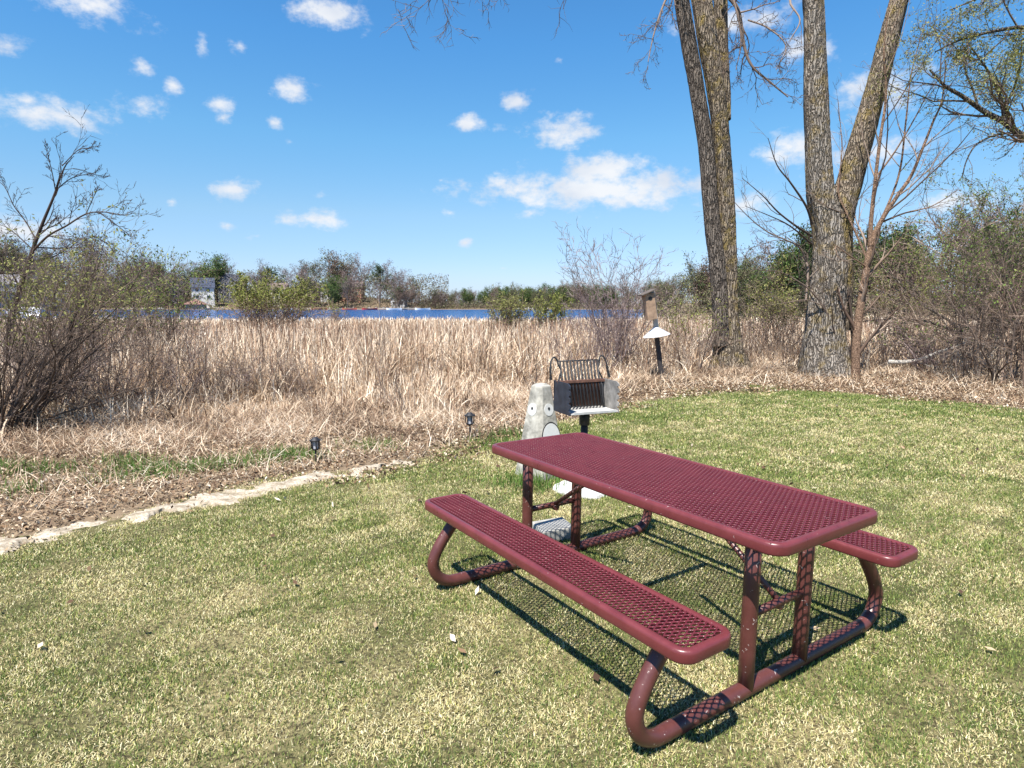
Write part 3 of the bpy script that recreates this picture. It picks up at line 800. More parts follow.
T_brown = tinted('brown_twigs', [(0,(.09,.058,.042)), (.6,(.22,.155,.115)), (1,(.42,.33,.26))], .9)
T_purple = tinted('purplish_twigs', [(0,(.08,.055,.052)), (.6,(.22,.16,.15)), (1,(.40,.32,.29))], .9)
L_olive = tinted('olive_buds', [(0,(.11,.12,.03)), (.5,(.23,.24,.07)), (1,(.38,.36,.13))], .7, trans=.3)
L_green = tinted('young_leaves', [(0,(.07,.11,.025)), (.6,(.16,.23,.05)), (1,(.28,.33,.09))], .7, trans=.3)
L_yel = tinted('yellow_green_leaves', [(0,(.13,.16,.03)), (1,(.32,.33,.09))], .7, trans=.3)
L_deep = tinted('deep_green_leaves', [(0,(.02,.04,.012)), (1,(.065,.10,.03))], .8, trans=.15)
L_grey = tinted('grey_brown_twig_tips', [(0,(.06,.048,.04)), (1,(.17,.14,.12))], .9)

def thin_leaves(pl, z0, z1):
    """drop leaves low down: bare stems below, leafy above"""
    if pl.leaf:
        q = np.array(pl.leaf); k = pl.r.random(len(q)) < sstep(z0, z1, q[:, 2]); pl.leaf = list(q[k])
def assemble(name, pl, loc, label, cat, bk, tw, lf, leaf=.03, trunk_lv=0, sides=(10,6,4,3,3), group=None, asp=.5):
    """plant > trunk (or stems), branches, foliage"""
    r = empty(name, (0,0,0)); tag(r, label, cat, group)
    a = pl.mesh(0, trunk_lv, sides, 'trunk')
    if a: link('stems' if 'shrub' in name or 'sapling' in name else 'trunk', a, bk, r)
    b_ = pl.mesh(trunk_lv+1, 9, sides, 'branches')
    if b_: link('branches', b_, tw, r)
    if pl.leaf and lf: link('foliage', pl.leafmesh(leaf, 'foliage', asp), lf, r)
    r.location = loc
    return r

def hero_stem(ctrl, n=10, jag=.02, seed=0, sides=22):
    """ctrl: list of (px, py, width_px, Y) -> lumpy trunk mesh in world space"""
    R = np.random.default_rng(seed)
    P = np.array([at(a, b_, Y) for a, b_, w_, Y in ctrl]); W_ = np.array([w_*.93/F_PX*Y/_c/2 for a, b_, w_, Y in ctrl])
    pts = np.array(bez(P, n)); t = np.linspace(0, len(P)-1, len(pts)); r_ = np.interp(t, np.arange(len(P)), W_)
    return pts, r_
def lumpy(mb, pts, r_, seed=0, sides=44, flute=.07, root=0):
    R = np.random.default_rng(seed); K = len(pts)
    ph = R.uniform(0, 6.28, 5); am = R.uniform(.3, 1, 5)
    t = np.gradient(pts, axis=0); t /= np.linalg.norm(t, axis=1)[:, None]
    u = np.cross(t[0], [0, 1., 0]); v = []
    for i in range(K):
        u = u-t[i]*(u@t[i]); u /= np.linalg.norm(u); w_ = np.cross(t[i], u)
        for a in range(sides):
            th = 2*math.pi*a/sides
            k = 1+flute*sum(am[j]*math.sin((j+2)*th+ph[j]+i*.05*(j-2)) for j in range(5))/2+R.normal(0, .014)+.028*math.sin(15*th+ph[1]+1.3*math.sin(i*.31+ph[2]))+.02*math.sin(22*th+ph[3]+1.1*math.sin(i*.23+ph[4]))
            if root: k += root*max(0, 1-i/7.)**2*(.5+.5*math.sin(5*th+ph[0]))
            v.append(pts[i]+r_[i]*k*(math.cos(th)*u+math.sin(th)*w_))
    f = [(i*sides+a, i*sides+(a+1) % sides, (i+1)*sides+(a+1) % sides, (i+1)*sides+a) for i in range(K-1) for a in range(sides)]
    mb.add(v, f, True)

TWIG = [dict(n=6, w=.16, up=.03, k=7, t0=.15, ang=.75, ls=.45, rs=.55), dict(n=5, w=.2, up=.04, k=5, t0=.2, ang=.7, ls=.5, rs=.6), dict(n=4, w=.22, up=.03, k=3, t0=.2, ang=.7, ls=.55, rs=.6), dict(n=3, w=.2, up=.02, rmin=.004)]
def px_branch(pl, pts, r0, r1, cfg, lvl=0, sub=5):
    """a branch drawn through (px,py,Y) points; grows side twigs from cfg"""
    P = [at(a, b_, Y) for a, b_, Y in pts]; Q = np.array(bez(P, sub)); rr = np.linspace(r0, r1, len(Q))
    pl.line(Q, rr, lvl); L = float(np.linalg.norm(np.diff(Q, axis=0), axis=1).sum())
    pl.kids(Q, rr, L, lvl, cfg)

# ---- the two big trees at the marsh edge
def big_tree(name, label, stems, limbs, seed, mats, Y, twigcfg):
    r = empty(name, (0,0,0)); tag(r, label, 'tree')
    base = at(stems[0][0][0], stems[0][0][1], stems[0][0][3]); base[2] = Hf(base[0], base[1])
    for i, (ct, mt) in enumerate(zip(stems, mats)):
        mb = MB(); pts, r_ = hero_stem(ct, 10)
        lumpy(mb, pts-base, r_, seed+i, root=.45 if i == 0 else 0)
        mb.build('trunk', mt, r)
    pl = Plant(seed)
    for (pts, r0, r1) in limbs: px_branch(pl, pts, r0, r1, twigcfg)
    pl.br = [(a-base, b_, l) for a, b_, l in pl.br]
    link('branches', pl.mesh(0, 9, (8,5,4,3), 'branches'), T_dark, r)
    r.location = base
    return r
HANG = [dict(n=6, w=.15, up=-.05, k=11, t0=.1, ang=.9, ls=.30, rs=.5), dict(n=5, w=.24, up=-.10, k=6, t0=.15, ang=.8, ls=.5, rs=.6), dict(n=4, w=.28, up=-.06, k=4, t0=.2, ang=.8, ls=.5, rs=.7), dict(n=3, w=.25, up=-.03, rmin=.005)]
YA = 15.2
big_tree('leaning_tree', 'tall tree of a dark and a gold stem rising together beside the nest box',
  [[(730,378,58,YA),(730,366,42,YA),(728,350,31,YA),(727,330,25,YA),(726,304,22,YA),(727,262,19,YA),(727,220,17,YA),(725,180,16.5,YA),(722,144,16,YA),(716,92,17,YA),(708,43,18,YA),(700,-10,18,YA+.2),(690,-70,16,YA+.4),(682,-160,13,YA+.5)],
   [(722,345,20,YA-.12),(720,304,16,YA-.15),(717,262,16,YA-.15),(713,230,16,YA-.12),(710,196,15.5,YA-.1),(706.5,150,15,YA-.1),(698,95,14,YA-.1),(689,43,14.5,YA-.1),(680,-10,14,YA-.1),(668,-80,13,YA-.1),(650,-160,10,YA)],
   [(725,120,12,YA+.25),(724,92,13,YA+.3),(722,60,13,YA+.3),(721,30,13,YA+.3),(722,-20,12,YA+.35),(730,-90,10,YA+.4),(742,-170,8,YA+.4)]],
  [([(722,-10,YA),(738,10,YA-.3),(744,45,YA-.6),(752,66,YA-.8),(770,82,YA-1),(788,97,YA-1.2)], .05, .012),
   ([(722,-30,YA),(735,5,YA-.8),(741,40,YA-1),(736,70,YA-1.1)], .03, .008),
   ([(686,-30,YA),(668,-5,YA-.6),(655,30,YA-.8),(648,62,YA-1)], .035, .008),
   ([(676,-130,YA),(630,-120,YA-1),(590,-106,YA-2),(520,-90,YA-3),(470,-62,YA-3.2),(446,-20,YA-3.4)], .05, .006),
   ([(600,-108,YA-2),(540,-98,YA-3),(490,-72,YA-3.3),(452,-40,YA-3.6),(428,5,YA-3.7)], .03, .005),
   ([(748,20,YA-.6),(768,28,YA-.8),(786,46,YA-1),(776,70,YA-1)], .02, .008)],
  11, [B_gold, B_dark, B_gold], YA, HANG)
YB = 14.1
big_tree('forked_tree', 'thick grey trunk with a flared base forking into two bare stems at the lawn edge',
  [[(826,384,66,YB),(825,372,54,YB),(824,350,42,YB),(825,324,37,YB),(828,296,35,YB),(830,270,34,YB),(829,240,31,YB),(825,212,28,YB),(820,186,25,YB),(818,144,23,YB),(815.5,92,22,YB),(814.5,43,20,YB),(812,-20,19,YB),(806,-100,16,YB),(800,-190,12,YB)],
   [(836,330,26,YB+.05),(838,290,28,YB+.05),(838,262,28,YB+.05),(838,232,28,YB+.05),(841,210,28,YB+.05),(848,186,25,YB+.1),(860,144,22,YB+.1),(875,92,19,YB+.15),(886,50,19,YB+.2),(896,10,17,YB+.25),(915,-60,14,YB+.3),(940,-150,10,YB+.3)],
   [(885,66,9,YB+.3),(893,44,9,YB+.35),(900,15,9,YB+.4),(915,-40,8,YB+.6),(945,-120,6,YB+.8)]],
  [([(812,224,YB-.3),(806,206,YB-.5),(790,182,YB-.7),(777,165,YB-.8),(768,138,YB-.9)], .03, .006),
   ([(812,236,YB-.3),(796,226,YB-.6),(778,212,YB-.8),(763,196,YB-1),(742,178,YB-1.2)], .028, .005),
   ([(812,244,YB-.3),(790,226,YB-.8),(770,216,YB-1.1),(745,206,YB-1.3)], .02, .005),
   ([(806,-20,YB),(790,0,YB-1),(800,20,YB-1.4),(790,40,YB-1.6)], .03, .006),
   ([(846,218,YB-.3),(866,190,YB-.5),(884,178,YB-.7)], .012, .004)],
  21, [B_grey, B_gold, B_dark], YB, [dict(n=6, w=.16, up=.0, k=5, t0=.2, ang=.6, ls=.35, rs=.5), dict(n=5, w=.2, up=.0, k=3, t0=.25, ang=.6, ls=.5, rs=.6), dict(n=4, w=.22, up=.0, rmin=.003)])

# ---- slender tan-barked tree right of the fork, with fanning bare stems
YC = 13.6
pl = Plant(31)
FAN = [dict(n=6, w=.10, up=.05, k=7, t0=.15, ang=.5, ls=.42, rs=.5), dict(n=5, w=.14, up=.06, k=4, t0=.2, ang=.5, ls=.5, rs=.6), dict(n=4, w=.18, up=.05, k=2, ang=.5, ls=.5, rs=.7), dict(n=3, w=.2, rmin=.0035)]
for pts, r0, r1 in (
  ([(855.5,380,YC),(856,352,YC),(858,324,YC),(862,296,YC),(866,272,YC),(870,250,YC)], .095, .068),
  ([(870,252,YC),(871,222,YC),(875,183,YC),(880,140,YC),(886,96,YC),(884,50,YC),(890,0,YC)], .05, .012),
  ([(870,250,YC),(881,222,YC-.1),(896,198,YC-.2),(911,176,YC-.2),(922,150,YC-.3),(933,122,YC-.3),(942,100,YC-.4),(946,62,YC-.4)], .05, .010),
  ([(868,262,YC),(858,238,YC+.1),(847,214,YC+.2),(838,190,YC+.3),(842,150,YC+.4),(838,100,YC+.5)], .028, .006),
  ([(872,236,YC),(888,205,YC+.2),(900,170,YC+.3),(906,120,YC+.3),(912,70,YC+.3),(926,20,YC+.3)], .03, .007),
  ([(882,222,YC),(905,213,YC-.2),(932,206,YC-.4),(958,190,YC-.6)], .022, .005),
  ([(877,176,YC),(896,150,YC-.1),(916,116,YC-.2),(930,90,YC-.2),(952,66,YC-.2)], .02, .005),
  ([(868,268,YC),(850,256,YC-.2),(836,246,YC-.3),(838,258,YC-.4)], .016, .006)):
    px_branch(pl, pts, r0, r1, FAN)
base = at(855.5, 380, YC); base[2] = Hf(base[0], base[1]); pl.br = [(a-base, b_, l) for a, b_, l in pl.br]
assemble('slender_tree', pl, base, 'slender tree with peeling tan bark and fanning bare stems beside the thick forked trunk', 'tree', B_red, T_brown, None, sides=(10,5,4,3))

# ---- arching bare saplings rising in front of the forked trunk
pl = Plant(33); YS = 13.75
for pts, r0, r1 in (
  ([(842,382,YS),(838,350,YS),(832,325,YS),(822,305,YS),(810,290,YS),(796,280,YS),(780,272,YS),(758,270,YS-.3)], .035, .006),
  ([(806,262,YS+.4),(800,248,YS+.3),(786,240,YS+.1),(768,232,YS),(752,220,YS-.2),(738,206,YS-.4),(730,196,YS-.5)], .022, .004),
  ([(806,300,YS),(808,270,YS+.3),(806,262,YS+.4)], .022, .02),
  ([(850,385,YS),(852,350,YS),(852,320,YS),(848,290,YS+.1),(846,262,YS+.2),(836,246,YS+.2)], .035, .012),
  ([(822,305,YS),(806,300,YS-.2),(790,302,YS-.4),(770,305,YS-.6)], .012, .003),
  ([(800,245,YS+.3),(778,240,YS),(758,246,YS-.3),(742,250,YS-.5)], .010, .003)):
    px_branch(pl, pts, r0, r1, FAN)
base = at(843, 382, YS); base[2] = Hf(base[0], base[1]); pl.br = [(a-base, b_, l) for a, b_, l in pl.br]
assemble('arching_sapling', pl, base, 'thin bare arching sapling bending left in front of the forked trunk', 'sapling', T_dark, T_dark, None, sides=(8,4,3,3))

# ---- tree outside the right edge whose leafy limbs hang into view
YD = 13.0
pl = Plant(41)
LIMB = [dict(n=7, w=.14, up=.02, k=11, t0=.1, ang=.75, ls=.40, rs=.5), dict(n=5, w=.2, up=.08, k=6, t0=.15, ang=.7, ls=.5, rs=.6), dict(n=4, w=.24, up=.05, k=5, t0=.15, ang=.7, ls=.5, rs=.7, leaves=3, lj=.06), dict(n=3, w=.24, rmin=.004, leaves=7, lj=.08)]
px_branch(pl, [(1140,400,YD),(1138,300,YD),(1128,210,YD),(1120,120,YD),(1108,20,YD),(1100,-90,YD)], .26, .10, [dict(n=6, k=0), *LIMB[1:]])
for pts, r0, r1 in (
  ([(1124,170,YD),(1075,150,YD),(1040,142,YD),(1022,136,YD),(1004,122,YD),(985,112,YD),(962,96,YD),(945,86,YD),(930,70,YD)], .10, .02),
  ([(1005,124,YD),(1001,100,YD),(992,78,YD),(982,62,YD),(970,46,YD)], .04, .012),
  ([(1010,126,YD),(1006,108,YD),(1014,88,YD),(1020,66,YD),(1022,40,YD)], .035, .01),
  ([(1110,60,YD),(1070,40,YD),(1030,28,YD),(1000,30,YD),(960,40,YD),(935,52,YD)], .06, .012),
  ([(1108,20,YD),(1080,0,YD),(1040,-20,YD),(1000,-10,YD),(950,10,YD)], .06, .012)):
    px_branch(pl, pts, r0, r1, LIMB)
for pts, r0, r1 in (([(1060,150,YD),(1028,136,YD),(1010,133,YD),(990,137,YD),(975,146,YD),(966,162,YD),(962,178,YD)], .03, .008),):
    px_branch(pl, pts, r0, r1, [LIMB[0] | dict(k=6), LIMB[2], LIMB[3]])
base = at(1140, 400, YD); base[2] = Hf(base[0], base[1]); pl.br = [(a-base, b_, l) for a, b_, l in pl.br]; pl.leaf = [q-base for q in pl.leaf]
assemble('leafing_tree', pl, base, 'tree outside the right edge whose dark limbs hang fresh green leaves into view', 'tree', B_dark, T_dark, L_olive, leaf=.055, sides=(10,5,4,3), asp=.35)

# ---- generic multi-stem shrubs
def shrub(name, px, Y, label, seed, h=1.8, spread=.5, stems=14, lv=3, leaves=0, leaf=.03, tw=T_brown, lf=None, lean=(0,0), r=.014, k=(6,4,3), cat='shrub', base_r=.12, up=.03, py=None, wander=.12, group=None, rmin=.003, ls=.42):
    pl = Plant(seed); R = pl.r
    X = ax(px, Y); z = Hf(X, Y)
    cfg = [dict(n=7, w=wander, up=up, k=k[0], t0=.15, ang=.55, ls=ls, rs=.55, leaves=leaves*.3), dict(n=5, w=.17, up=.04, k=k[1], t0=.15, ang=.6, ls=.5, rs=.65, leaves=leaves), dict(n=4, w=.2, up=.03, k=k[2], t0=.2, ang=.6, ls=.5, rs=.7, leaves=leaves), dict(n=3, w=.2, rmin=rmin, leaves=leaves)][:lv+1]
    for i in range(stems):
        a = R.uniform(0, 2*math.pi); t = abs(R.normal(0, spread))
        d = np.array([math.cos(a)*math.sin(t)+lean[0], math.sin(a)*math.sin(t)+lean[1], max(math.cos(t), .15)])
        pl.grow((math.cos(a)*base_r*R.random(), math.sin(a)*base_r*R.random(), -.03), d, h*R.uniform(.65, 1.1), r*R.uniform(.6, 1.3), 0, cfg)
    thin_leaves(pl, h*.38, h*.85)
    return assemble(name, pl, (X, Y, z), label, cat, tw, tw, lf, leaf=leaf, sides=(5,3,3,3), group=group)

# left side: leaning willow-like shrub and the brush around it
shrub('willow_shrub', 4, 7.6, 'leaning multi stemmed shrub with olive buds fanning up and right at the left edge', 51, h=2.7, spread=.34, stems=26, lean=(.55,.12), leaves=1.5, leaf=.04, tw=T_dark, lf=L_olive, r=.017, k=(7,4,2), up=.035, base_r=.2, rmin=.0028, ls=.38)
shrub('willow_shrub', -28, 7.4, 'upright shrub with olive buds cut by the left edge', 52, h=2.3, spread=.35, stems=16, lean=(.2,.0), leaves=1.3, leaf=.045, tw=T_dark, lf=L_olive, r=.014, k=(7,4,2), rmin=.0028)
shrub('budding_shrub', 100, 12.5, 'rounded olive budding shrub standing in the reeds left of the dark twiggy one', 53, h=2.35, spread=.42, stems=24, leaves=2.4, leaf=.06, tw=T_brown, lf=L_olive, k=(7,5,2), rmin=.004)
shrub('budding_shrub', 160, 14.0, 'dark twiggy shrub with green leaves in the reeds in front of the white lake house', 54, h=2.6, spread=.30, stems=20, leaves=1.4, leaf=.06, tw=T_dark, lf=L_green, k=(8,5,2), rmin=.0045, base_r=.35)
shrub('willow_shrub', 62, 8.8, 'second leaning budding shrub just right of the first one at left', 56, h=2.3, spread=.34, stems=16, lean=(.45,.1), leaves=1.3, leaf=.04, tw=T_dark, lf=L_olive, r=.013, k=(7,4,2), up=.035, base_r=.3, rmin=.003, ls=.4)
shrub('budding_shrub', 30, 11.5, 'low shrub with yellow green leaves below the bare tree at left', 55, h=1.9, spread=.45, stems=9, leaves=2.2, leaf=.055, tw=T_brown, lf=L_yel, k=(6,5,2), rmin=.004)
for i, (px, Y, h, sp, ln, lab) in enumerate([(90,9.0,1.25,.8,(.2,-.1),'low tangle of dark bare twigs right of the leaning shrub'),(215,9.6,1.15,.85,(.2,-.1),'low tangle of bare twigs in the reeds behind the green grass clumps'),(292,9.9,.95,.75,(0,-.1),'small tangle of bare twigs before the reeds near the first path light'),(20,8.2,1.3,.8,(.1,0),'dense tangle of bare twigs at the left edge under the leaning shrub'),(150,8.9,1.0,.95,(.3,-.2),'sprawling tangle of bare twigs over flattened straw at left'),(118,9.3,1.5,.7,(.3,0),'arching dark twigs between the leaning shrub and the reeds'),(178,9.5,1.25,.85,(.3,-.1),'dark low tangle of bent twigs at the middle of the left reed edge'),(250,9.8,1.0,.85,(.3,-.1),'dark flat tangle of twigs left of the first path light')]):
    shrub('bare_shrub', px, Y, lab, 60+i, h=h, spread=sp, stems=22, tw=(T_purple, T_dark, T_brown)[i % 3], lean=ln, r=.009, k=(6,4,2), base_r=.5, up=.0, rmin=.0026)
for i, (px, Y, h, lab) in enumerate([(384,9.2,1.35,'thin bare sapling between the two path lights'),(398,8.6,.8,'short twiggy sapling just right of the thin bare one'),(532,9.6,.95,'thin bare sapling in the litter left of the grill'),(440,11.0,1.2,'thin bare sapling in the reeds above the right path light'),(345,12.5,1.4,'thin bare sapling in the reeds left of the tall thin one')]):
    shrub('bare_sapling', px, Y, lab, 70+i, h=h, spread=.16, stems=3, r=.010, k=(7,3,1), base_r=.05, tw=T_brown, cat='sapling', rmin=.0028)
# middle
shrub('bare_shrub', 614, 15.2, 'tall purplish bare shrub in the reeds just left of the nest box', 80, h=2.8, spread=.33, stems=22, tw=T_purple, r=.018, k=(8,5,3), base_r=.35, rmin=.005, wander=.15)
shrub('bare_shrub', 590, 14.2, 'low bare shrub at the foot of the tall purplish one behind the grill', 81, h=1.5, spread=.6, stems=18, tw=T_purple, r=.010, k=(6,4,2), base_r=.4, rmin=.004)
shrub('leafing_shrub', 694, 14.4, 'shrub with small yellow green leaves between the nest box and the leaning tree', 82, h=1.75, spread=.45, stems=16, leaves=1.2, leaf=.05, lf=L_yel, tw=T_brown, k=(6,4,2), base_r=.35, rmin=.004)
shrub('bare_shrub', 650, 14.0, 'low brown bare shrub around the nest box post', 83, h=1.2, spread=.5, stems=14, tw=T_brown, r=.009, k=(5,4,2), base_r=.3, rmin=.004)
shrub('leafing_shrub', 770, 18, 'rounded olive shrub between the two big trees', 84, h=2.4, spread=.40, stems=28, leaves=2.4, leaf=.065, lf=L_olive, tw=T_brown, k=(7,5,2), base_r=.45, rmin=.005)
shrub('bare_shrub', 786, 15.2, 'low bare brush at the left foot of the forked trunk', 85, h=1.3, spread=.6, stems=16, tw=T_brown, r=.009, k=(6,4,2), base_r=.4, rmin=.004)
shrub('bare_shrub', 745, 15.6, 'low bare brush just right of the leaning tree base', 86, h=1.1, spread=.6, stems=12, tw=T_brown, r=.009, k=(6,4,2), base_r=.3, rmin=.004)
shrub('leafing_shrub', 511, 30, 'olive shrub standing alone in the reeds before the distant shore', 87, h=2.4, spread=.45, stems=28, leaves=2.0, leaf=.09, lf=L_olive, tw=T_dark, k=(7,5,2), base_r=.5, rmin=.008, r=.02)
shrub('leafing_shrub', 553, 36, 'yellow green shrub in the reeds right of the lone olive one', 88, h=2.4, spread=.40, stems=22, leaves=2.4, leaf=.11, lf=L_yel, tw=T_dark, k=(7,5,2), base_r=.5, rmin=.009, r=.02)
shrub('leafing_shrub', 272, 44, 'wide yellow green willow shrub at the water right of the white lake house', 89, h=3.6, spread=.6, stems=60, leaves=3.2, leaf=.15, lf=L_yel, tw=T_brown, k=(7,5,2), base_r=2.0, rmin=.012, r=.025)
shrub('leafing_shrub', 330, 60, 'low brown shrub on the reeds edge under the wooded hill', 90, h=2.2, spread=.6, stems=20, leaves=.5, leaf=.15, lf=L_olive, tw=T_brown, k=(7,4,2), base_r=2.0, rmin=.012, r=.025)
# right thicket
for i, (px, Y, h, sp, lv_, tw, lf, lab) in enumerate([
  (985,12.9,3.0,.5,.9,T_dark,L_green,'large tangled thicket with scattered green leaves at the right edge of the lawn'),
  (1040,12.2,3.2,.45,.9,T_brown,L_green,'thicket cut by the right edge of the view'),
  (938,14.2,1.35,.6,.4,T_purple,L_green,'low grey thicket over the fallen branch right of the slender tree'),
  (890,15.4,1.25,.6,.3,T_brown,L_green,'low brown brush just behind the slender tan tree'),
  (1010,15.5,4.2,.42,4.2,T_dark,L_green,'tall leafy thicket behind the one at the right edge'),
  (950,18.0,3.2,.5,3.6,T_brown,L_yel,'green leafing thicket behind the fallen branch'),
  (905,20.0,3.0,.5,2.6,T_brown,L_olive,'yellow green thicket standing behind the slender tan tree'),
  (1060,17.0,5.0,.4,1.5,T_dark,L_green,'tallest leafy thicket mostly outside the right edge')]):
    shrub('thicket_shrub', px, Y, lab, 100+i, h=h, spread=sp, stems=22 if px > 960 else 12, leaves=lv_*1.1, leaf=.055, tw=tw, lf=lf, r=.016, k=(8,5,3), base_r=.8, rmin=.005, cat='thicket', wander=.17)
# spreading bare tree in the right background
pl = Plant(120)
CF = [dict(n=7, w=.14, up=.03, k=11, t0=.2, ang=.7, ls=.45, rs=.5), dict(n=5, w=.18, up=.05, k=5, t0=.15, ang=.7, ls=.5, rs=.6), dict(n=4, w=.2, up=.04, k=4, t0=.15, ang=.65, ls=.5, rs=.65, leaves=.2, lj=.05), dict(n=3, w=.2, rmin=.008, leaves=.3)]
Yt = 18.0; X = ax(985, Yt); zb = Hf(X, Yt)
for d, L in (((-.55,0,.9),5.6),((-.15,.1,1),6.0),((.35,-.1,.9),5.6),((-.8,.2,.75),4.8),((.7,.1,.8),5.2),((-.3,-.3,1),5.4)):
    pl.grow((0,0,0), d, L, .055, 0, CF)
assemble('spreading_tree', pl, (X, Yt, zb), 'bare spreading tree with several brown trunks rising above the right thicket', 'tree', B_dark, T_brown, L_olive, leaf=.07, sides=(7,4,3,3))

# fallen pale branch
pl = Plant(130)
px_branch(pl, [(888,362,14.3),(905,362,14.2),(922,359,14.2),(938,352,14.3),(958,346,14.5),(972,336,14.6)], .055, .012, [dict(n=5, k=3, ang=.6, ls=.25, rs=.4), dict(n=4, w=.2, rmin=.008)])
B_pale = bark('bleached_wood', (.42,.38,.33), (.72,.68,.60), None, 1.5, .3)
me = pl.mesh(0, 9, (8,4,3), 'fallen_branch')
tag(link('fallen_branch', me, B_pale), 'bleached fallen branch lying low in the brush right of the slender tree', 'fallen branch')

# ---- bare tree at left
YE = 11.0
pl = Plant(140)
LB = [dict(n=6, w=.13, up=.04, k=10, t0=.15, ang=.6, ls=.27, rs=.45), dict(n=5, w=.17, up=.06, k=5, t0=.15, ang=.55, ls=.45, rs=.65), dict(n=4, w=.2, up=.05, k=3, ang=.6, ls=.5, rs=.7), dict(n=3, w=.2, rmin=.004)]
for pts, r0, r1 in (
  ([(6,352,YE),(12,315,YE),(20,288,YE),(30,258,YE),(37,238,YE),(44,220,YE),(54,196,YE),(60,178,YE),(66,165,YE),(74,156,YE)], .062, .006),
  ([(32,252,YE),(48,236,YE-.1),(66,226,YE-.2),(86,214,YE-.2),(104,212,YE-.3),(124,215,YE-.4),(136,212,YE-.5)], .026, .004),
  ([(56,193,YE),(52,172,YE),(48,156,YE),(46,148,YE)], .012, .004),
  ([(56,190,YE),(72,178,YE+.1),(92,174,YE+.2),(104,178,YE+.2)], .012, .004),
  ([(62,166,YE),(78,150,YE),(88,148,YE),(94,146,YE)], .010, .004),
  ([(36,240,YE),(26,222,YE+.1),(14,206,YE+.2),(4,186,YE+.2),(-10,176,YE+.3)], .017, .004),
  ([(33,250,YE),(18,236,YE),(4,226,YE),(-16,222,YE)], .015, .004),
  ([(86,214,YE-.2),(94,196,YE-.2),(98,186,YE-.2)], .010, .004),
  ([(100,213,YE-.3),(118,226,YE-.3),(130,236,YE-.3)], .012, .004),
  ([(40,232,YE),(60,222,YE+.3),(84,202,YE+.4)], .012, .004),
  ([(48,236,YE-.1),(74,240,YE),(92,236,YE),(108,244,YE)], .010, .004)):
    px_branch(pl, pts, r0*.78, r1*.7, LB)
base = at(6, 352, YE); zb = Hf(base[0], base[1]); pl.line([[base[0]-.05, base[1], zb-.05], [base[0]-.02, base[1], (zb+base[2])/2], base], [.062, .056, .049], 0)
base[2] = zb; pl.br = [(a-base, b_, l) for a, b_, l in pl.br]
assemble('bare_tree', pl, base, 'dark leafless tree leaning right against the sky at the left edge', 'tree', T_ink, T_ink, None, sides=(9,5,4,3))

# ------------------------------------------------------------------ far shore: houses
def house(px, Y, wpx, z_up, W_, D_, Hw, Hr, wallc, roofc, label, rz=0, chimney=False, deck=False, floors=2, gable='x'):
    X = ax(px, Y); z = Hf(X, Y)+z_up
    h = empty('lake_house', (X, Y, z), rad(rz)); tag(h, label, 'house', 'houses on the far shore')
    mw = plain('siding', wallc, .8, 0, .08, .6); mrf = plain('shingles', roofc, .9, 0, .2, 1.5)
    mb = MB(); mb.box((0, 0, Hw/2-2), (W_, D_, Hw+4))
    if gable == 'x': mb.add([(-W_/2, -D_/2, Hw), (-W_/2, D_/2, Hw), (-W_/2, 0, Hw+Hr-.05), (W_/2, -D_/2, Hw), (W_/2, D_/2, Hw), (W_/2, 0, Hw+Hr-.05)], [(0,1,2), (3,5,4), (0,2,5,3), (1,4,5,2)])
    else: mb.add([(-W_/2, -D_/2, Hw), (W_/2, -D_/2, Hw), (0, -D_/2, Hw+Hr-.05), (-W_/2, D_/2, Hw), (W_/2, D_/2, Hw), (0, D_/2, Hw+Hr-.05)], [(0,1,2), (3,5,4), (0,2,5,3), (1,4,5,2)])
    mb.build('wall', mw, h)
    o_ = .5; t_ = .18; mb = MB()
    if gable == 'x': a_, b_ = W_/2+o_, D_/2+o_; k = Hr/(D_/2); e = Hw-o_*k; q = [(-a_, -b_, e), (a_, -b_, e), (a_, 0, Hw+Hr), (-a_, 0, Hw+Hr), (a_, b_, e), (-a_, b_, e)]
    else: a_, b_ = D_/2+o_, W_/2+o_; k = Hr/(W_/2); e = Hw-o_*k; q = [(-b_, -a_, e), (-b_, a_, e), (0, a_, Hw+Hr), (0, -a_, Hw+Hr), (b_, a_, e), (b_, -a_, e)]
    v = q+[(x_, y_, z_+t_) for x_, y_, z_ in q]
    mb.add(v, [(6,7,8,9), (9,8,10,11), (0,3,2,1), (3,5,4,2), (0,1,7,6), (5,11,10,4), (0,6,9,3), (3,9,11,5), (1,2,8,7), (2,4,10,8)])
    rf = mb.build('roof', mrf, h)
    if chimney:
        mb = MB(); mb.box((W_*.22, .6, Hw+Hr*.8), (.9, .9, 2.2)); mb.build('chimney', plain('brick', (.22,.10,.07), .9), rf)
    n = max(2, int(W_/3.8))
    gl = plain('window_glass', (.03,.04,.05), .15, 0, .1); tr = plain('window_trim', (.7,.7,.68), .7)
    for fl in range(floors):
        for i in range(n):
            cx = -W_/2+(i+.5)*W_/n; cz = .9+fl*2.8+.7
            if cz > Hw-.5: continue
            mb = MB(); mb.box((cx, -D_/2-.04, cz), (1.5, .08, 1.5)); wd = mb.build('window', tr, h)
            mb = MB(); mb.box((cx, -D_/2-.09, cz), (1.25, .03, 1.25)); mb.build('pane', gl, wd)
    if deck:
        mb = MB(); mb.box((0, -D_/2-1.5, 2.6), (W_*.9, 3, .2))
        for i in range(5): mb.box((-W_*.42+i*W_*.21, -D_/2-2.9, .6), (.18, .18, 4.2))
        mb.box((0, -D_/2-2.92, 3.7), (W_*.9, .1, .1)); mb.build('deck', plain('deck_boards', (.35,.33,.31), .9), h)
    return h
house(14, 262, 0, 3.5, 15, 9, 6.0, 3.6, (.22,.23,.26), (.20,.19,.20), 'large grey house with a pale grey roof behind the bare tree at left', rz=20, deck=True)
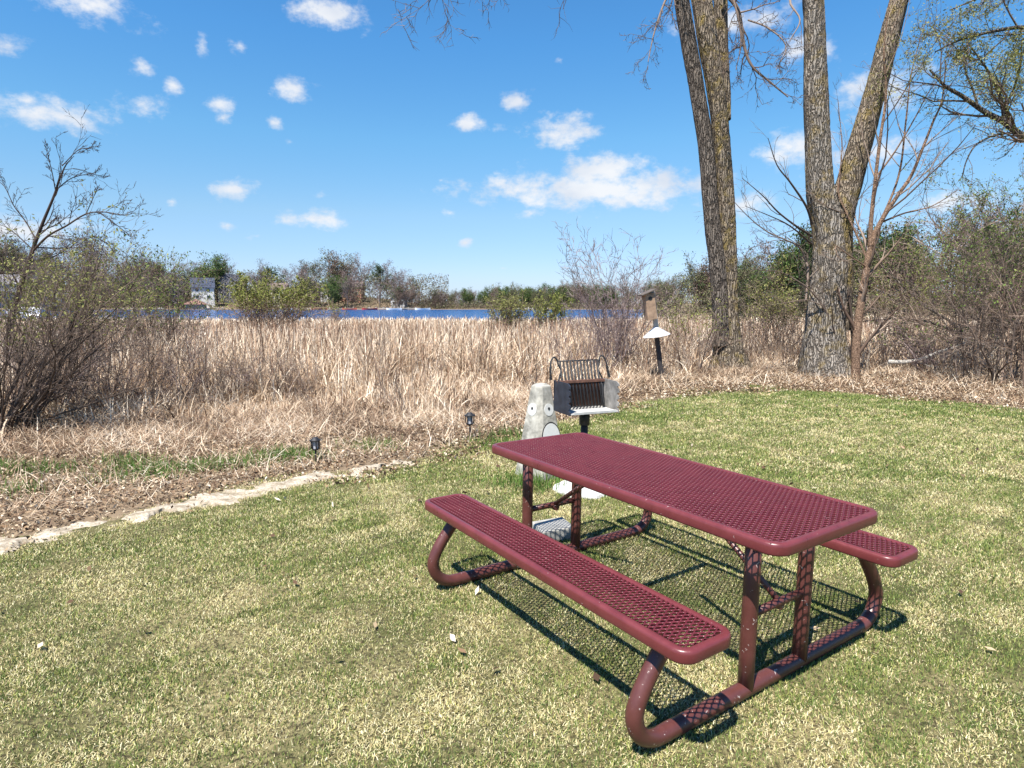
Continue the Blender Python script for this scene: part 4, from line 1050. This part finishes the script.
house(38, 268, 0, 3.0, 9, 8, 5.5, 3.6, (.10,.12,.17), (.06,.06,.08), 'dark blue grey house just right of the large grey one', rz=-10, gable='y')
house(66, 258, 0, 2.5, 12, 7, 3.0, 1.6, (.40,.38,.36), (.09,.09,.10), 'low house with a dark flat roof and white railing left of the shrubs', deck=True, floors=1)
house(209, 262, 0, 2.6, 8.4, 7, 5.8, 3.6, (.62,.60,.55), (.045,.055,.085), 'white house with a dark blue roof above the water', rz=24, floors=2)
house(238, 276, 0, 1.5, 9.0, 8, 7.2, 3.0, (.13,.13,.15), (.07,.07,.08), 'dark grey house right of the white one with the blue roof', rz=-12, gable='y')
house(282, 268, 0, 2.2, 8, 7, 4.6, 2.4, (.62,.56,.42), (.20,.15,.12), 'cream house half hidden by trees behind the yellow green willow', rz=10)
house(332, 280, 0, 1.0, 5.5, 6, 4, 2.2, (.66,.66,.66), (.14,.12,.11), 'small white house among the trees on the hill', gable='y')
house(356, 284, 0, 2.0, 9, 7, 4.6, 2.0, (.42,.22,.15), (.16,.12,.11), 'orange brick house among the bare trees on the hill', chimney=True)
house(401, 270, 0, 0, 6, 6, 3.6, 2, (.55,.55,.55), (.10,.10,.11), 'small pale house near the low end of the wooded shore', gable='y')
# boathouse, docks, boats
X = ax(201, 252); z = WATER_Z
bh = empty('boathouse', (X, 252, z), rad(15)); tag(bh, 'low boathouse with a rust brown roof at the water below the white house', 'boathouse')
mb = MB(); mb.box((0, 0, 1.0), (7, 5, 2.4)); mb.build('wall', plain('boathouse_board', (.30,.22,.18), .9), bh)
mb = MB(); mb.add([(-4.2,-3.2,2.1),(4.2,-3.2,2.1),(0,0,4.4),(4.2,3.2,2.1),(-4.2,3.2,2.1)], [(0,1,2),(1,3,2),(3,4,2),(4,0,2),(0,4,3,1)]); mb.build('roof', plain('rust_roof', (.22,.12,.09), .9), bh)
def dock(px, Y, L, label, rz=90):
    r = empty('dock', (ax(px, Y), Y, WATER_Z), rad(rz)); tag(r, label, 'dock', 'docks on the far shore')
    mb = MB(); mb.box((0, 0, .55), (L, 1.6, .14)); mb.build('deck', plain('dock_boards', (.55,.53,.49), .9), r)
    mb = MB()
    for i in range(int(L/3)+1):
        for sy in (-.7, .7): mb.tube([(-L/2+i*3+.2, sy, -1), (-L/2+i*3+.2, sy, 1.1)], .09, 6)
    mb.build('piling', plain('piling', (.30,.27,.24), .9), r)
for px, L, rz, lab in ((145,20,4,'long pale dock left of the white house'),(218,9,60,'short dock below the white house'),(300,12,8,'dock left of the wooded hill shore'),(345,10,12,'dock below the small white house'),(385,12,-6,'dock near the low end of the wooded shore'),(412,8,10,'last dock before the open water'),(530,14,5,'distant pale dock on the low middle shore')):
    dock(px, 247, L, lab, rz)
def rowboat(px, Y, c, label, rz, L=4.8):
    r = empty('rowboat', (ax(px, Y), Y, WATER_Z+.02), rad(rz)); tag(r, label, 'boat', 'small boats on the far shore')
    v = []; K = 9
    for k in range(K):
        t = k/(K-1)*2-1; wv = .75*(1-abs(t)**2.6)+.04; sh = .55+.2*t*t
        v += [(t*L/2, -wv, sh), (t*L/2, -wv*.7, 0), (t*L/2, wv*.7, 0), (t*L/2, wv, sh), (t*L/2, wv*.8, sh-.06), (t*L/2, -wv*.8, sh-.06)]
    f = [(k*6+a, k*6+(a+1) % 6, (k+1)*6+(a+1) % 6, (k+1)*6+a) for k in range(K-1) for a in range(6)]
    mb = MB(); mb.add(v, f); mb.build('hull', plain('boat_paint', c, .4), r)
    mb = MB(); mb.box((-.7, 0, .45), (.3, 1.1, .06)); mb.box((.8, 0, .45), (.3, 1.1, .06)); mb.build('seat', plain('boat_seat', (.5,.45,.4), .7), r)
for px, c, lab, rz in ((322,(.45,.08,.05),'red rowboat pulled in left of the docks under the hill',10),(352,(.50,.12,.06),'orange red rowboat beside the dock under the small white house',-8),(372,(.40,.05,.04),'dark red rowboat halfway along the wooded shore',20),(396,(.75,.75,.75),'white rowboat at the low end of the wooded shore',0),(424,(.75,.75,.75),'white rowboat alone right of the last dock',5),(290,(.75,.75,.75),'white rowboat beside the yellow green willow',-5)):
    rowboat(px, 243, c, lab, rz, 6.0)
# covered pontoon boat near the reeds at left
pb = empty('pontoon_boat', (ax(34, 112), 112, WATER_Z), rad(12)); tag(pb, 'white covered pontoon boat on the water at the far left', 'boat')
mw = plain('white_hull', (.78,.78,.78), .4)
mb = MB()
for sy in (-1, 1): mb.tube([(-3, sy, .1), (-2.6, sy, .1), (2.4, sy, .1), (3, sy, .25)], [.1, .35, .35, .12], 12)
mb.build('pontoon', plain('alloy', (.5,.5,.52), .3, .8), pb)
mb = MB(); mb.box((0, 0, .5), (5.6, 2.4, .12)); mb.box((0, -1.15, .95), (5.2, .06, .8)); mb.box((0, 1.15, .95), (5.2, .06, .8)); mb.box((2.6, 0, .95), (.06, 2.3, .8)); mb.build('deck', mw, pb)
mb = MB(); mb.prism([(-2.6,-1.15),(2.6,-1.15),(2.6,1.15),(-2.6,1.15)], 1.36, 1.75, [(-1.8,-.5),(1.9,-.5),(1.9,.5),(-1.8,.5)]); mb.build('cover', plain('boat_cover', (.72,.72,.74), .8), pb)

# ------------------------------------------------------------------ far trees: a few kinds, copied
def far_tree(name, seed, h, kind, twm, lfm, nleaf, leaf):
    pl = Plant(seed); R = pl.r
    cfg = [dict(n=7, w=.07, up=.05, k=12, t0=.18, ang=.8, ls=.56, rs=.5), dict(n=5, w=.16, up=.10, k=6, t0=.15, ang=.7, ls=.5, rs=.6, leaves=nleaf*1.6, lj=.6), dict(n=3, w=.18, up=.06, k=3, t0=.2, ang=.7, ls=.55, rs=.7, leaves=nleaf*1.8, lj=.5), dict(n=2, w=.2, rmin=.04, leaves=nleaf*1.6, lj=.4)]
    pl.grow((0, 0, -.3), (R.normal(0, .05), R.normal(0, .05), 1), h, h*.022, 0, cfg)
    if kind == 'twin':
        pl.grow((0, 0, -.3), (.45, .1, 1), h*.85, h*.018, 0, cfg); pl.grow((0, 0, -.3), (-.4, -.1, 1), h*.8, h*.017, 0, cfg)
    r = empty(name, (0, 0, 0)); tag(r, 'x', 'tree')
    link('trunk', pl.mesh(0, 0, (6,), 'trunk'), B_dark, r)
    link('branches', pl.mesh(1, 9, (6,4,3,3), 'branches'), twm, r)
    link('foliage', pl.leafmesh(leaf, 'foliage', .45), lfm, r)
    return r
L_mix = tinted('budding_crown', [(0,(.05,.055,.025)), (.5,(.10,.11,.045)), (1,(.17,.17,.075))], .9)
L_grn2 = tinted('spring_crown', [(0,(.04,.07,.018)), (1,(.12,.18,.045))], .8, trans=.2)
L_brn = tinted('reddish_bud_crown', [(0,(.07,.045,.035)), (1,(.19,.13,.10))], .9)
protos = {
 'bare': [far_tree('far_bare_tree', 201+i, 11, 'twin' if i == 1 else '', T_purple, L_grey, 1.3, .34) for i in range(3)],
 'bud': [far_tree('far_budding_tree', 211+i, 10, 'twin' if i else '', T_dark, L_mix, 2.6, .38) for i in range(2)],
 'green': [far_tree('far_green_tree', 221+i, 8.5, 'twin', T_dark, L_grn2, 3.6, .40) for i in range(2)],
 'brown': [far_tree('far_brown_tree', 231, 9, 'twin', T_brown, L_brn, 2.2, .36)],
 'dark': [far_tree('far_evergreen_tree', 241, 9.5, '', T_dark, L_deep, 5.0, .42)],
}
used = {}
def put(kind, px, Y, s, label, group, sink=0.0):
    R = put.R; L = protos[kind]; i = int(R.integers(len(L))); o = L[i]
    X = ax(px, Y); loc = (X, Y, Hf(X, Y)-.2-sink); rz = R.uniform(0, 6.28); sc = s*R.uniform(.9, 1.1)
    if (kind, i) not in used:
        used[(kind, i)] = 1; o.location = loc; o.rotation_euler = (0, 0, rz); o.scale = (sc,)*3
        o['label'] = label; o['group'] = group; return o
    return copy_tree(o, loc, rz, sc, label, group)
put.R = np.random.default_rng(77)
GR = {'bare':'bare grey trees on the far wooded shore','bud':'budding olive trees on the far wooded shore','green':'fresh green trees on the far wooded shore','brown':'reddish budded trees on the far wooded shore','dark':'dark evergreen trees on the far wooded shore'}
LB_ = {'bare':'bare grey twiggy tree on the far wooded shore across the water','bud':'olive budding tree on the far wooded shore across the water','green':'fresh green round tree on the far wooded shore across the water','brown':'reddish brown budded tree on the far wooded shore across the water','dark':'dark evergreen on the far wooded shore across the water'}
def top_y(px):   # skyline of the far shore in the photo
    return np.interp(px, [-60,0,30,60,80,110,140,180,200,235,260,290,310,340,372,400,425,440,470,520,600,660], [246,246,256,258,250,252,262,262,272,266,270,272,266,265,266,272,284,292,291,288,288,284])
Rz = np.random.default_rng(5)
for i in range(150):
    px = Rz.uniform(-70, 440); Y = Rz.uniform(262, 310) if i > 60 else Rz.uniform(254, 266)
    X = ax(px, Y); g_ = Hf(X, Y)
    want = CAM_H+(303-top_y(px))/F_PX*Y-g_
    kind = Rz.choice(['bare','bud','green','brown','dark'], p=[.46,.25,.06,.17,.06])
    base_h = {'bare':11,'bud':10,'green':9,'brown':9,'dark':9.5}[kind]*.87
    s = max(.35, want/base_h*Rz.uniform(.72, 1.0))
    if Y < 268: s *= .62
    if 193 < px < 228 and Y < 272: continue
    if min(abs(px-h_) for h_ in (14,38,66,238,282,332,356)) < 7 and Y < 270 and Rz.random() < .8: continue
    put(kind, px, Y, s, LB_[kind], GR[kind])
# low distant line from the end of the hill to the marsh
for i in range(84):
    px = Rz.uniform(432, 668); Y = Rz.uniform(262, 330)
    g_ = Hf(ax(px, Y), Y); want = CAM_H+(303-top_y(px)-1.5)/F_PX*Y-g_
    kind = Rz.choice(['bud','green','bare','brown'], p=[.42,.26,.2,.12]); base_h = {'bare':11,'bud':10,'green':9,'brown':9}[kind]*.87
    put(kind, px, Y, max(.3, want/base_h*Rz.uniform(.8, 1.0)), {'bud':'olive tree in the low distant line beyond the open water','green':'fresh green tree in the low distant line beyond the open water','bare':'bare tree in the low distant line beyond the open water','brown':'reddish tree in the low distant line beyond the open water'}[kind], 'trees in the low line beyond the water')
# nearer tree line behind the marsh at right
def top_r(px): return np.interp(px, [640,665,690,720,760,785,810,860,900,950,1000,1060,1120], [292,280,272,268,262,252,252,250,240,232,230,226,226])
for i in range(64):
    px = Rz.uniform(652, 1110); Y = Rz.uniform(84, 125)
    g_ = Hf(ax(px, Y), Y); want = CAM_H+(303-top_r(px))/F_PX*Y-g_
    kind = Rz.choice(['bud','green','bare','brown','dark'], p=[.30,.20,.32,.16,.02]); base_h = {'bare':11,'bud':10,'green':9,'brown':9,'dark':9.5}[kind]*.87
    put(kind, px, Y, max(.25, want/base_h*Rz.uniform(.7, 1.0)), {'bud':'olive budding tree in the wood behind the marsh at right','green':'fresh green tree in the wood behind the marsh at right','bare':'bare tree in the wood behind the marsh at right','brown':'reddish tree in the wood behind the marsh at right','dark':'dark evergreen in the wood behind the marsh at right'}[kind], 'trees of the wood behind the marsh at right')
# undergrowth closing the foot of both woods
def underbrush(px0, px1, Y0, Y1, n, hpx, seed, label, mat, size):
    R = np.random.default_rng(seed)
    px = R.uniform(px0, px1, n); Y = R.uniform(Y0, Y1, n); X = (px-512)/F_PX*Y/_c; z = H(X, Y)
    hh = hpx*(.5+.9*vnoise(px*.05, Y*.02, seed, 1.))*Y/F_PX
    P = np.stack([X, Y, z+R.random(n)**1.3*hh], 1)
    me = leaves_mesh(P, size, 'undergrowth', R, .4)
    tag(link('undergrowth', me, mat), label, 'undergrowth', kind='stuff')
L_ub = tinted('undergrowth_twigs', [(0,(.06,.045,.035)), (.5,(.13,.10,.07)), (.75,(.12,.13,.05)), (1,(.20,.17,.11))], .9)
underbrush(-80, 450, 257, 300, 52000, 24, 301, 'mixed brush along the foot of the far wooded shore', L_ub, .75)
underbrush(420, 680, 258, 300, 22000, 10, 302, 'low brush along the distant middle shore', L_ub, .7)
underbrush(640, 1120, 72, 105, 30000, 26, 303, 'mixed brush at the foot of the wood behind the marsh', L_ub, .34)

# a few dark fallen leaves and sticks on the lawn
Rl = np.random.default_rng(9)
p = scatter(Rl, 260, 2.4, 11, keep=lambda x, y: ylawn(x)-y > .3)
me = leaves_mesh(np.stack([p[:, 0], p[:, 1], H(*p.T)+.03], 1), .055, 'scattered_leaves', Rl, .55, flat=.5)
tag(link('scattered_leaves', me, lm), 'single dry leaves scattered over the lawn', 'leaves', kind='stuff')
